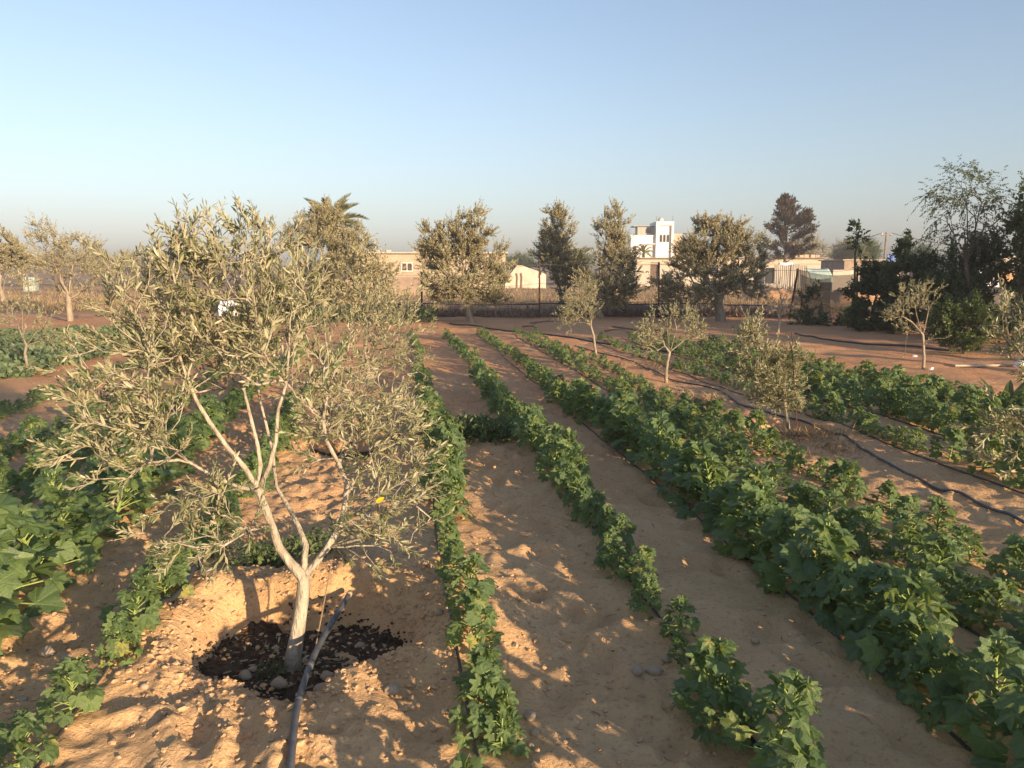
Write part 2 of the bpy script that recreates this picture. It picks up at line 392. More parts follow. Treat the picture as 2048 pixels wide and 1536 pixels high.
# ------------------------------------------------------------------ ground
PITS = [(-0.98, 3.42, 0.47, 0.39, 0.175, 0.10), (-1.58, 7.25, 0.42, 0.36, 0.12, 0.05), (2.86, 8.05, 0.36, 0.30, 0.12, 0.05)]
_dr = np.random.default_rng(5)
DIMPLES = []
for _ in range(260):
    u_ = _dr.choice([0.78, 1.8, -0.75, -1.6, 4.3, 0.7, 0.85]) + _dr.normal(0, 0.16)
    v_ = 2.0 + 9.0 * _dr.random() ** 1.5
    x_, y_ = uv2xy(u_, v_)
    DIMPLES.append((x_, y_, _dr.uniform(0.045, 0.075), _dr.uniform(0.10, 0.15), _dr.uniform(0.014, 0.034), _dr.normal(0, 0.5)))

def gh(x, y):
    x = np.asarray(x, float); y = np.asarray(y, float)
    d = np.hypot(x, y)
    u, v = xy2uv(x, y)
    z = 0.05 * fbm(x, y, 2.6, 2, 3) + 0.022 * fbm(x, y, 0.55, 2, 9)
    near = 1 - sstep(9, 16, d)
    z = z + near * 0.016 * fbm(x, y, 0.2, 4, 21)
    lump = np.exp(-((u + 0.5) / 0.55) ** 2) + 0.7 * np.exp(-((u + 1.6) / 0.4) ** 2)
    rid = 1 - np.abs(noise(x / 0.23, y / 0.23, 33)) * 2.2
    z = z + near * lump * (0.028 * np.clip(rid, -0.5, 1) + 0.02 * fbm(x, y, 0.1, 2, 41))
    # slight bed under the rows, worn path between A and B
    for ru in (0.30, 1.20, 2.12, 2.72, -1.2, -2.0, -2.8):
        z = z + 0.022 * np.exp(-((u - ru) / 0.2) ** 2)
    for (cx, cy, a, b, dep, rot) in DIMPLES:
        m = (np.abs(x - cx) < 0.5) & (np.abs(y - cy) < 0.5)
        if not np.any(m): continue
        c, s = math.cos(rot + A_ROW), math.sin(rot + A_ROW)
        dx, dy = x[m] - cx if x.ndim else x - cx, y[m] - cy if y.ndim else y - cy
        e = (dx * c + dy * s) / a, (-dx * s + dy * c) / b
        r2 = e[0] ** 2 + e[1] ** 2
        q = dep * (-np.exp(-r2 * 0.9) + 0.45 * np.exp(-((np.sqrt(r2) - 1.7) / 0.5) ** 2))
        if x.ndim: z[m] = z[m] + q
        else: z = z + q
    for (cx, cy, rx, ry, dep, rim) in PITS:
        an = np.arctan2(y - cy, x - cx)
        wob = 1 + 0.10 * np.sin(an * 3 + 1.0 + cx) + 0.07 * np.sin(an * 5 + 2.0)
        r = np.hypot((x - cx) / rx, (y - cy) / ry) / wob
        w = np.where(r < 1.42, 0.24, 0.75)
        z = z - dep * (1 - sstep(0.78, 1.22, r)) + rim * (1 - .45 * np.clip(-np.sin(an), 0, 1)) * np.exp(-((r - 1.42) / w) ** 2) * (1 + 0.5 * noise(x / 0.3, y / 0.3, 77))
    # trodden ridges on the front mound
    fm = np.exp(-(((x + 0.85) / 0.75) ** 2 + ((y - 2.65) / 0.42) ** 2))
    z = z + fm * (0.035 * noise((x + .7 * y) / 0.30, (y - .5 * x) / 0.62, 91) + 0.02 * fbm(x, y, 0.14, 3, 93))
    # far off the plain is flat
    return z * (1 - 0.6 * sstep(20, 40, d))

def gz(x, y):
    return float(gh(np.array([float(x)]), np.array([float(y)]))[0])

def axis(lo, hi, step, g0, far):
    a = list(np.arange(lo, hi + 1e-6, step))
    s = step; up = hi; 
    while up < far: s *= g0; up += s; a.append(up)
    s = step; dn = lo
    while dn > -far: s *= g0; dn -= s; a.insert(0, dn)
    return np.array(a)

gx = axis(-3.6, 4.2, 0.018, 1.035, 2600)
ys = [1.55]; s = 0.0125
while ys[-1] < 3500:
    s = max(0.0125, 0.0062 * ys[-1]) if ys[-1] < 32 else s * 1.06
    ys.append(ys[-1] + s)
back = [1.55]; s = 0.03
while back[-1] > -900: s *= 1.25; back.append(back[-1] - s)
gy = np.array(back[:0:-1] + ys)
GX, GY = np.meshgrid(gx, gy)
GZ = gh(GX.ravel(), GY.ravel())
nx, ny = len(gx), len(gy)
gi = np.arange(nx * ny).reshape(ny, nx)
gq = np.stack([gi[:-1, :-1], gi[:-1, 1:], gi[1:, 1:], gi[1:, :-1]], -1).reshape(-1, 4)
gb = MB(); gb.add(np.stack([GX.ravel(), GY.ravel(), GZ], 1), [gq], [np.zeros(len(gq))])
ground = gb.build('ground', M['sand'], smooth=True)
tag(ground, 'sandy reddish earth of the vegetable plot and the fields beyond', kind='structure')

# ------------------------------------------------------------------ buildings and walls far behind
def part_box(name, mat, parent, c, s, rz=0, jit=0):
    return MB().box(c, s, rz, jit).build(name, M[mat], parent)

def wall_with_holes(parent, name, mat, x0, x1, z0, z1, y, th, holes):
    """front wall in the xz plane with rectangular openings [(xa, xb, za, zb)]"""
    xs = sorted({x0, x1, *[h[0] for h in holes], *[h[1] for h in holes]})
    zs = sorted({z0, z1, *[h[2] for h in holes], *[h[3] for h in holes]})
    b = MB()
    for i in range(len(xs) - 1):
        for j in range(len(zs) - 1):
            cx, cz = (xs[i] + xs[i + 1]) / 2, (zs[j] + zs[j + 1]) / 2
            if any(h[0] < cx < h[1] and h[2] < cz < h[3] for h in holes): continue
            b.box((cx, y, cz), (xs[i + 1] - xs[i], th, zs[j + 1] - zs[j]))
    return b.build(name, M[mat], parent)

# low beige flat-roofed house, left of centre
D = 68.0
hx0, hx1 = at(705, 540, D)[0], at(1010, 540, D)[0]
base = ((hx0 + hx1) / 2, D, 0)
house = empty('flat_roofed_house', base, 'low beige flat-roofed house with one slatted window behind the olive trees', 'house')
W2 = (hx1 - hx0) / 2
ztop = at(780, 507, D)[2]
wa, wb = at(803, 540, D)[0] - base[0], at(826, 540, D)[0] - base[0]
za, zb = at(800, 543, D)[2], at(800, 525, D)[2]
wall_with_holes(house, 'front_wall', 'plaster', -W2, W2, 0, ztop, 0, 0.25, [(wa, wb, za, zb)])
part_box('side_wall', 'plaster', house, (-W2 + 0.125, 3.63, ztop / 2), (0.25, 7, ztop))
part_box('side_wall', 'plaster', house, (W2 - 0.125, 3.63, ztop / 2), (0.25, 7, ztop))
part_box('back_wall', 'plaster', house, (0, 7.26, ztop / 2), (2 * W2, 0.25, ztop))
rf = part_box('roof', 'block', house, (0, 3.5, ztop + 0.06), (2 * W2 + 0.5, 8.0, 0.12))
for k in range(7):
    part_box('roof_block', 'block', rf, (-W2 + 0.6 + k * 1.5 + RNG.uniform(-.5, .5), RNG.uniform(0, 2), ztop + 0.2), (RNG.uniform(.3, .6), .25, RNG.uniform(.1, .2)), RNG.uniform(-.4, .4), 0.02)
w = MB()
for (c, s_) in (((wa + wb) / 2, 0), (wa + .04, 0), (wb - .04, 0)):
    w.box((c, -0.10, (za + zb) / 2), (0.07, 0.10, zb - za))
w.box(((wa + wb) / 2, -0.10, zb - .04), (wb - wa - .15, 0.09, 0.07)); w.box(((wa + wb) / 2, -0.10, za + .04), (wb - wa - .15, 0.09, 0.07))
win = w.build('window', M['white'], house)
for s_ in (-1, 1):
    q = (wb - wa) / 4
    cx = (wa + wb) / 2 + s_ * q
    part_box('pane', 'glass', win, (cx, 0.0, (za + zb) / 2), (q * 2 - .12, 0.02, zb - za - .1))
    for k in range(5):
        part_box('slat', 'shutter', win, (cx, -0.06, za + .12 + k * (zb - za - .2) / 5), (q * 2 - .13, 0.03, 0.07))
part_box('window_sill', 'block', house, ((wa + wb) / 2, -0.17, za - 0.04), (wb - wa + .2, 0.12, 0.07))

# dark low garden wall in front of it
xa, xb = at(690, 560, 52)[0], at(880, 560, 52)[0]
o = MB().box((0, 0, 0.62), (xb - xa, 0.22, 1.24), 0, 0.03).build('garden_wall', M['blockdark'], None)
o.location = ((xa + xb) / 2, 52, 0)
tag(o, 'dark stained low garden wall in front of the beige flat-roofed house', 'wall')

# whitewashed wall between the olive trees
D = 72.0
pts = [(1002, 572), (1012, 560), (1034, 531), (1044, 531), (1092, 548), (1092, 572)]
P = np.array([at(a, b, D) for a, b in pts]); P[0, 2] = P[-1, 2] = 0
o3 = P.mean(0); o3[2] = 0
ww = empty('whitewashed_wall', o3, 'bright whitewashed wall with a sloping left edge between two olive trees', 'wall')
fr = P - o3; bk = fr + (0, 0.25, 0); n = len(P)
b = MB(); b.add(np.concatenate([fr, bk]), [np.arange(n)[None], np.arange(n)[::-1][None] + n] + [np.array([[i, i + n, (i + 1) % n + n, (i + 1) % n]]) for i in range(n)])
b.build('wall_panel', M['whitedirty'], ww)
for px in (1034, 1043):
    x = at(px, 550, D)[0] - o3[0]
    MB().tube([(x, -0.12, 0), (x + .05, -0.12, 1.0), (x - .02, -0.12, at(px, 546, D)[2])], 0.045, 5).build('pole', M['wood'], ww)

# white tower house
D = 112.0
k = D / F_PX * 1.0
def tz(py): return at(1325, py, D)[2]
x0, x1 = at(1311, 500, D)[0], at(1346, 500, D)[0]
cx = (x0 + x1) / 2
th = empty('white_tower_house', (cx, D, 0), 'white tower house with arched windows and a stepped side wing', 'house')
w2 = (x1 - x0) / 2; zt = tz(443)
# tower: a frame with a recessed panel
fr_ = 0.30
wall_with_holes(th, 'tower_frame', 'white', -w2, w2, 0, zt, 0, 0.35, [(-w2 + fr_, w2 - fr_ * 1.0, 0.5, zt - 0.55)])
aw = []
for px in (1322, 1329, 1336):
    x = at(px, 480, D)[0] - cx
    aw.append((x - .17, x + .17))
zw0, zw1 = tz(484), tz(471)
wall_with_holes(th, 'tower_panel', 'white', -w2 + fr_, w2 - fr_, 0.5, zt - .55, 0.28, 0.2, [(a, b_, zw0, zw1) for a, b_ in aw])
for a, b_ in aw:
    m_ = MB(); c_ = (a + b_) / 2; r_ = (b_ - a) / 2
    t_ = np.linspace(0, np.pi, 9)
    arc = [(c_ + r_ * math.cos(q), 0.17, zw1 - 0.02 + r_ * math.sin(q)) for q in t_]
    m_.add(np.array([(a, .17, zw0), (b_, .17, zw0)] + arc), [np.arange(11)[None]])
    wn_ = m_.build('arched_window', M['glass'], th)
    m2 = MB(); m2.tube([(a, .15, zw0), (a, .15, zw1)] + arc[::-1] + [(b_, .15, zw1), (b_, .15, zw0)], 0.03, 4)
    m2.build('window_frame', M['zinc'], wn_)
part_box('tower_side', 'white', th, (-w2 + 0.12, 2.6, zt / 2), (0.24, 4.85, zt))
part_box('tower_side', 'white', th, (w2 - 0.12, 2.6, zt / 2), (0.24, 4.85, zt))
part_box('tower_back', 'white', th, (0, 5.1, zt / 2), (2 * w2 - .5, 0.2, zt))
part_box('tower_roof', 'white', th, (0, 2.6, zt - 0.2), (2 * w2 - .5, 4.8, 0.12))
# oval side window
t_ = np.linspace(0, 2 * np.pi, 17)[:-1]
ov = MB().add(np.stack([np.full(16, -w2 - .02), 2.4 + .75 * np.cos(t_), tz(482) + .95 * np.sin(t_)], 1), [np.arange(16)[None]])
ovo = ov.build('oval_window', M['glass'], th)
MB().tube(np.stack([np.full(17, -w2 - .03), 2.4 + .78 * np.cos(np.linspace(0, 2 * np.pi, 17)), tz(482) + .98 * np.sin(np.linspace(0, 2 * np.pi, 17))], 1), 0.05, 5).build('window_frame', M['white'], ovo)
# rooftop tank with posts
tk = MB(); xq = at(1327, 440, D)[0] - cx
tk.tube([(xq, 2, zt - .1), (xq, 2, zt + .45), (xq, 2, zt + .6)], [0.42, 0.42, 0.2], 12).build('roof_tank', M['whitedirty'], th, smooth=True)
MB().tube([(xq, 2, zt + .58), (xq, 2, zt + .72)], [0.22, 0.15], 10).build('tank_lid', M['zinc'], th)
for xx in (-w2 + .1, w2 - .1):
    MB().tube([(xx, 0.3, zt), (xx, 0.3, zt + .8)], 0.02, 4).build('rebar', M['rust'], th)
# side wing
xl = at(1262, 500, D)[0] - cx
zwg = tz(472)
part_box('wing_wall', 'white', th, ((xl - w2) / 2, 1.9, zwg / 2), (-w2 - xl, 3.2, zwg))
part_box('wing_parapet', 'white', th, ((xl - w2) / 2, 1.9, zwg + .07), (-w2 - xl + .25, 3.4, 0.14))
xu = at(1277, 500, D)[0] - cx
part_box('upper_room', 'zinc', th, ((xu - w2) / 2, 2.3, (zwg + tz(452)) / 2 + .1), (-w2 - xu, 2.2, tz(452) - zwg - .2))
part_box('upper_room_roof', 'zinc', th, ((xu - w2) / 2 - .3, 2.2, tz(452) + .03), (-w2 - xu + .8, 2.8, 0.1), 0, 0.03)
part_box('upper_window', 'glass', th, ((xu - w2) / 2 + .35, 1.18, tz(461)), (0.75, 0.06, 0.6))
part_box('balcony_slab', 'white', th, ((xl - w2) / 2 + .7, 0.05, tz(488)), (1.9, 0.55, 0.12))
part_box('wing_window', 'glass', th, (xl + .55, 0.27, tz(497)), (0.4, 0.06, 0.7))
part_box('annex', 'plaster', th, (w2 + .72, 2.6, tz(467) / 2), (1.4, 3.6, tz(467)))

# long low blockwork building with loose blocks along its roof
D = 80.0
x0, x1 = at(1248, 540, D)[0], at(1645, 540, D)[0]
cx = (x0 + x1) / 2; zt = at(1600, 517, D)[2]; w2 = (x1 - x0) / 2
lb = empty('long_blockwork_building', (cx, D, 0), 'long low blockwork building with loose pale blocks along its roof edge', 'building')
dx = [at(p, 540, D)[0] - cx for p in (1300, 1316, 1420, 1436, 1530, 1549)]
zd = at(1320, 525, D)[2]
wall_with_holes(lb, 'front_wall', 'block', -w2, w2, 0, zt, 0, 0.25, [(dx[0], dx[1], 0, zd), (dx[2], dx[3], 1.0, zd), (dx[4], dx[5], .3, 1.9)])
part_box('door', 'shutter', lb, ((dx[0] + dx[1]) / 2, 0.08, zd / 2), (dx[1] - dx[0], 0.05, zd))
part_box('window', 'glass', lb, ((dx[2] + dx[3]) / 2, 0.08, (zd + 1) / 2), (dx[3] - dx[2], 0.04, zd - 1))
part_box('window', 'glass', lb, ((dx[4] + dx[5]) / 2, 0.08, 1.1), (dx[5] - dx[4], 0.04, 1.6))
for s_ in (-1, 1): part_box('side_wall', 'block', lb, (s_ * (w2 - .125), 3.63, zt / 2), (0.25, 7, zt))
part_box('roof', 'blockdark', lb, (0, 3.4, zt + .05), (2 * w2 + .5, 7.9, 0.1))
part_box('lintel_band', 'plaster', lb, (0, -0.15, zt - .55), (2 * w2 - .02, 0.05, 0.14))
bx_ = [at(p, 512, D)[0] - cx for p in np.linspace(1497, 1634, 13)]
for q in bx_: part_box('roof_block', 'plaster', lb, (q + RNG.uniform(-.05, .05), -0.25, zt + .24), (0.44, .22, .26 + RNG.uniform(-.03, .03)), RNG.uniform(-.08, .08), 0.01)

# corrugated zinc sheets standing in front of it
D = 58.0
x0, x1 = at(1549, 540, D)[0], at(1614, 540, D)[0]
zs_ = empty('corrugated_sheet_fence', ((x0 + x1) / 2, D, 0), 'fence of weathered corrugated metal sheets below the long building', 'fence')
n_s = 4; ws = (x1 - x0) / n_s
for i in range(n_s):
    xs_ = np.linspace(0, ws * 1.04, 25); h_ = at(1580, 531, D)[2] + RNG.uniform(-.12, .12)
    prof = 0.025 * np.cos(xs_ / 0.076 * 2 * np.pi * 0.55)
    lo = np.stack([xs_, prof, 0 * xs_ + 0.0], 1); hi = np.stack([xs_, prof + .02, 0 * xs_ + h_], 1)
    m_ = MB(); idx = np.arange(25)
    f1 = np.stack([idx[:-1], idx[1:], idx[1:] + 25, idx[:-1] + 25], 1)
    m_.add(np.concatenate([lo, hi]) + (i * ws - (x1 - x0) / 2, i % 2 * 0.06, 0), [f1])
    m_.build('metal_sheet', M['zinc'], zs_)
part_box('rail', 'wood', zs_, (0, 0.12, 1.5), (x1 - x0, 0.05, 0.08))
o = MB().box((0, 0, 0), (1.0, 0.3, 0.28), 0, 0.02).build('white_block', M['plastic_white'], None)
o.location = (at(1575, 529, D)[0], D + .35, at(1575, 529, D)[2]); 
tag(o, 'white box lying on the top of the corrugated metal fence', 'box')

# earth bank, teal tarpaulin, grey panel, right-hand sheds
def heap(name, mat, px0, px1, pytop, D, depth, label, cat, seed, kind=None):
    a, b_ = at(px0, 540, D)[0], at(px1, 540, D)[0]; hz = at(px0, pytop, D)[2]
    nu, nv = 40, 16
    U, V = np.meshgrid(np.linspace(-1, 1, nu), np.linspace(-1, 1, nv))
    prof = (1 - np.abs(U) ** 6) * (1 - np.abs(V) ** 2.4)
    Z = hz * prof * (1 + .25 * noise(U * 4 + seed, V * 3, seed)) - 0.05
    X = (b_ - a) / 2 * U; Y = depth * V
    i_ = np.arange(nu * nv).reshape(nv, nu)
    m_ = MB().add(np.stack([X.ravel(), Y.ravel(), Z.ravel()], 1), [np.stack([i_[:-1, :-1], i_[:-1, 1:], i_[1:, 1:], i_[1:, :-1]], -1).reshape(-1, 4)])
    o_ = m_.build(name, M[mat], None, smooth=True); o_.location = ((a + b_) / 2, D, 0)
    return tag(o_, label, cat, kind=kind)
heap('earth_bank', 'bank', 1490, 1622, 577, 44, 2.0, 'sunlit ochre earth bank below the corrugated metal fence', 'earth bank', 3)
heap('earth_bank', 'bank', 1655, 1760, 578, 40, 1.6, 'ochre earth bank between the shade net and the dark hedge', 'earth bank', 8)
def tarp(name, mat, px0, px1, py0, py1, D, label, cat, bulge=.3, nu=18, nv=10, seed=0, sag=0.0):
    a, b_ = at(px0, 540, D)[0], at(px1, 540, D)[0]; z1 = at(px0, py0, D)[2]; z0 = at(px0, py1, D)[2]
    U, V = np.meshgrid(np.linspace(0, 1, nu), np.linspace(0, 1, nv))
    X = a + (b_ - a) * U; Z = z0 + (z1 - z0) * V - sag * 4 * U * (1 - U) * V
    Y = D + bulge * (V ** 2) * 2 + .08 * noise(U * 5 + seed, V * 3, seed)
    i_ = np.arange(nu * nv).reshape(nv, nu)
    v_ = np.stack([X.ravel(), Y.ravel(), Z.ravel()], 1)
    f_ = np.stack([i_[:-1, :-1], i_[:-1, 1:], i_[1:, 1:], i_[1:, :-1]], -1).reshape(-1, 4)
    org = np.array(((a + b_) / 2, D, z0))
    o_ = MB().add(v_, [f_]).build(name, M[mat], None, smooth=True, origin=org)
    md = o_.modifiers.new('thickness', 'SOLIDIFY'); md.thickness = 0.02
    return tag(o_, label, cat)
tarp('teal_tarpaulin', 'teal', 1622, 1668, 536, 565, 50, 'pale teal tarpaulin hanging behind the brown shade net', 'tarpaulin', .5, seed=2, sag=.05)
o = MB().box((0, 0, .25), (1.75, 0.15, 2.0), 0, 0.02).build('concrete_slab', M['block'], None); o.location = (at(1692, 545, 51)[0], 51, 0.45)
tag(o, 'plain grey concrete slab standing right of the teal tarpaulin', 'slab')
D = 62.0
def shed(px0, px1, py, D, depth, mat, roofmat, label, name='low_shed', cat='shed', over=.2, slope=0.0):
    a, b_ = at(px0, 540, D)[0], at(px1, 540, D)[0]; z1 = at(px0, py, D)[2]; w = (b_ - a) / 2
    e = empty(name, ((a + b_) / 2, D, 0), label, cat)
    part_box('wall', mat, e, (0, depth / 2, z1 / 2), (2 * w, depth, z1))
    r = MB().box((0, depth / 2, z1 + .05), (2 * w + 2 * over, depth + 2 * over, 0.09), 0, 0.015).build('roof', M[roofmat], e)
    return e
e = shed(1688, 1800, 521, 66, 5, 'blockdark', 'plaster', 'low shed with a thin pale roof edge behind the tall sapling')
e = shed(1872, 1915, 527, 60, 4, 'blockdark', 'plaster', 'low dark shed seen through the gaps of the hedge')
e = shed(1925, 1962, 524, 56, 4, 'white', 'block', 'small white shed half hidden behind the dark hedge trees')
part_box('door', 'shutter', e, (-.2, -.03, .9), (0.7, .05, 1.8))
e = shed(2004, 2110, 515, 52, 5, 'plaster', 'block', 'beige shed with a flat roof at the right edge of the picture')
part_box('side_panel', 'zinc', e, (-1.2, -.04, 1.25), (1.0, .06, 2.2))
tarp('orange_cloth', 'orange', 2002, 2045, 536, 562, 38, 'faded orange cloth hung below the beige shed at right', 'cloth', .2, seed=6, sag=.1)
tarp('white_plastic_sheet', 'plastic_white', 1960, 2003, 538, 575, 37, 'crumpled white plastic sheet hanging behind the dark hedge', 'plastic sheet', .2, seed=9, sag=.1)
tarp('blue_plastic_sheet', 'blue', 1774, 1790, 509, 524, 30, 'small piece of blue plastic caught in the hedge', 'plastic sheet', .05, 8, 6, seed=4)
tarp('white_plastic_sheet', 'plastic_white', 432, 470, 598, 632, 24, 'white plastic sheeting behind the crown of the near olive tree', 'plastic sheet', .1, seed=12, sag=.05)
o = MB().box((0, 0, .55), (0.85, 0.8, 1.1), 0.2, 0.04).build('pale_tank', M['teal'], None); o.location = (*at(60, 552, 62)[:2], 0)
tag(o, 'small pale block-shaped tank in the straw field at left', 'tank')

# utility pole and its wires
D = 85.0
pp = at(1770, 505, D); up = empty('utility_pole', (pp[0], D, 0), 'thin utility pole with a crossarm carrying wires', 'utility pole')
ht = at(1770, 464, D)[2]
MB().tube([(0, 0, 0), (0, 0, ht)], [0.14, 0.09], 8).build('pole', M['wood'], up)
part_box('crossarm', 'wood', up, (0, -.1, ht - .35), (1.2, .1, .1))
for sx in (-.5, .5): MB().tube([(sx, -.1, ht - .3), (sx, -.1, ht - .1)], [.05, .03], 6).build('insulator', M['plastic_white'], up)
for j, (px, py, dd, lab) in enumerate(((1540, 497, 115, 'slack power line from the utility pole leftward behind the conifer'), (2120, 482, 70, 'slack power line from the utility pole rightward behind the airy tree'))):
    p0 = np.array((pp[0] + (-.5 if j == 0 else .5), D - .1, ht - .1)); p1 = at(px, py, dd)
    t_ = np.linspace(0, 1, 15)[:, None]
    pts = p0 + (p1 - p0) * t_; pts[:, 2] -= 4 * (t_ * (1 - t_))[:, 0] * .9
    o = MB().tube(pts - p0, 0.03, 4).build('power_line', M['wire'], None); o.location = p0.tolist(); tag(o, lab, 'wire')

# ------------------------------------------------------------------ back fence: low wall, rusty posts, wires, shade net
wx0, wx1 = -7.5, 10.0
lw = empty('low_block_wall', (0, 28.6, 0), 'low stained block wall along the back of the plot under the olive trees', 'wall')
xx = wx0; j = 0
while xx < wx1:
    for c in range(2):
        wq = 0.58
        part_box('block', 'blockdark', lw, (xx + (0.29 if c else 0) + .29, RNG.uniform(-.015, .015), 0.10 + c * 0.205), (wq, 0.2, 0.197), RNG.uniform(-.03, .03), 0.02)
    xx += 0.60
MB().box(((wx0 + wx1) / 2, 0.02, 0.19), (wx1 - wx0, 0.14, 0.36)).build('mortar', M['blockdark'], lw)
px_posts = [(843, 590, 28.2, 545, 'half hidden behind the full olive tree left of centre'), (1079, 635, 28.0, 525, 'standing clear between the two middle olive trees'), (1318, 620, 28.0, 525, 'in front of the white tower house'),
            (1588, 615, 27.0, 538, 'leaning at the left end of the shade net'), (1604, 615, 26.6, 578, 'short, beside the leaning post at the shade net'), (1715, 625, 25.0, 535, 'tall and upright, right of the shade net'), (1966, 660, 22.5, 590, 'among the dark hedge trees at right')]
tops = []
for i, (px, pyb, d, pyt, lab) in enumerate(px_posts):
    t_ = at(px + (8 if i == 3 else 0), pyt, d); bx = at(px - (10 if i == 3 else 0), pyb, d)[0]
    e = empty('fence_post', (bx, d, gz(bx, d)), 'rusty iron fence post ' + lab, 'post', 'rusty posts of the back fence')
    p1 = (t_[0] - bx, 0, t_[2])
    MB().tube([(0, 0, -.2), p1], 0.035, 6).build('post_tube', M['rust'], e)
    MB().tube([(p1[0], 0, p1[2] - .02), (p1[0], 0, p1[2] + .03)], [0.042, 0.02], 6).build('cap', M['rust'], e)
    tops.append(np.array((t_[0], d, t_[2])))
for hgt, lab in ((0.97, 'top strand of wire strung between the rusty fence posts'), (0.62, 'middle strand of wire strung between the rusty fence posts'), (0.3, 'bottom strand of wire strung between the rusty fence posts')):
    sel = [tops[i] for i in (0, 1, 2, 3, 5, 6)]
    pts = []
    for a, b_ in zip(sel[:-1], sel[1:]):
        for q in np.linspace(0, 1, 7)[:-1]:
            p = a + (b_ - a) * q; p[2] = p[2] * hgt - 4 * q * (1 - q) * .06; p[1] -= .04; pts.append(p)
    o = MB().tube(np.array(pts), 0.006, 4).build('fence_wire', M['wire'], None); tag(o, lab, 'wire', 'wires of the back fence')

def net(name, c00, c10, c01, c11, sag, label, seed):
    nu, nv = 22, 16
    U, V = np.meshgrid(np.linspace(0, 1, nu), np.linspace(0, 1, nv))
    p = (c00[None, None] * ((1 - U) * (1 - V))[..., None] + c10 * (U * (1 - V))[..., None] + c01 * ((1 - U) * V)[..., None] + c11 * (U * V)[..., None])
    p[..., 2] -= sag * (4 * U * (1 - U)) ** 1.2 * V
    p[..., 1] += .07 * noise(U * 4 + seed, V * 2, seed) + .03 * noise(U * 14, V * 4, seed + 1)
    i_ = np.arange(nu * nv).reshape(nv, nu)
    o_ = MB().add(p.reshape(-1, 3), [np.stack([i_[:-1, :-1], i_[:-1, 1:], i_[1:, 1:], i_[1:, :-1]], -1).reshape(-1, 4)]).build(name, M['net'], None, smooth=True, origin=c00)
    return tag(o_, label, 'net')
net('shade_net', at(1601, 640, 26.8), at(1661, 645, 26.2), at(1601, 548, 26.8), at(1661, 556, 26.2), 0.10, 'brown shade net hung opaque like a curtain by the leaning post', 3)
net('shade_net', at(1585, 640, 27.2), at(1715, 640, 25.2), at(1592, 537, 27.2), at(1715, 548, 25.2), 0.12, 'wide thin shade net stretched from the leaning post to the tall post', 7)

# wire-mesh fence at the far left with posts
wf = empty('wire_mesh_fence', (-20, 58, 0), 'grey wire-mesh fence with thin posts across the far left field', 'fence')
fx = np.arange(-22, 14.1, 3.0)
for q in fx: MB().tube([(q, 0, 0), (q, 0, 2.0)], 0.035, 5).build('post', M['wire'], wf)
for z_ in (1.98, 1.3, .65): MB().tube([(fx[0], -.03, z_), (fx[-1], -.03, z_)], 0.012, 4).build('strand', M['wire'], wf)
mm = MB()
for q in np.arange(-22, 14, 0.16):
    mm.box((q, -.03, 1.0), (0.008, 0.008, 1.9))
for z_ in np.arange(.15, 1.95, .16): mm.box((-4, -.04, z_), (36, .008, .008))
tag(mm.build('mesh_wires', M['wire'], wf), kind='stuff')
# ------------------------------------------------------------------ trees
def olive_leaf_near():
    w = 0.118
    xs = np.array([0.0, 0.22, 0.55, 0.82, 1.0]); hw = np.array([0, 0.8, 1.0, 0.6, 0]) * w
    z = -0.16 * xs ** 2
    v = [(0, 0, 0)]
    for i in (1, 2, 3): v += [(xs[i], -hw[i], z[i] + .02), (xs[i], 0, z[i] - .012), (xs[i], hw[i], z[i] + .02)]
    v.append((1, 0, z[4]))
    tri = np.array([(0, 1, 2), (0, 2, 3), (7, 10, 8), (8, 10, 9)])
    quad = np.array([(1, 4, 5, 2), (2, 5, 6, 3), (4, 7, 8, 5), (5, 8, 9, 6)])
    return np.array(v, float), [tri, quad]

def leaf_simple(w=0.13, bend=0.12):
    v = np.array([(0, 0, 0), (0.45, -w, 0), (1, 0, -bend), (0.45, w, 0)], float)
    return v, [np.array([(0, 1, 2, 3)])]

T_OLIVE = olive_leaf_near()
T_OLIVE_FAR = leaf_simple(0.20)
T_BROAD = leaf_simple(0.27, 0.2)
T_NEEDLE = leaf_simple(0.06, 0.1)

def frames(d, rng, upbias=0.6, roll=0.7):
    """rotation matrices with x = d and z near up"""
    n = len(d); up = np.array((0, 0, 1.0)) * upbias + rng.normal(0, roll, (n, 3))
    x = unit(d); y = unit(np.cross(up, x)); z = np.cross(x, y)
    return np.stack([x, y, z], -1)

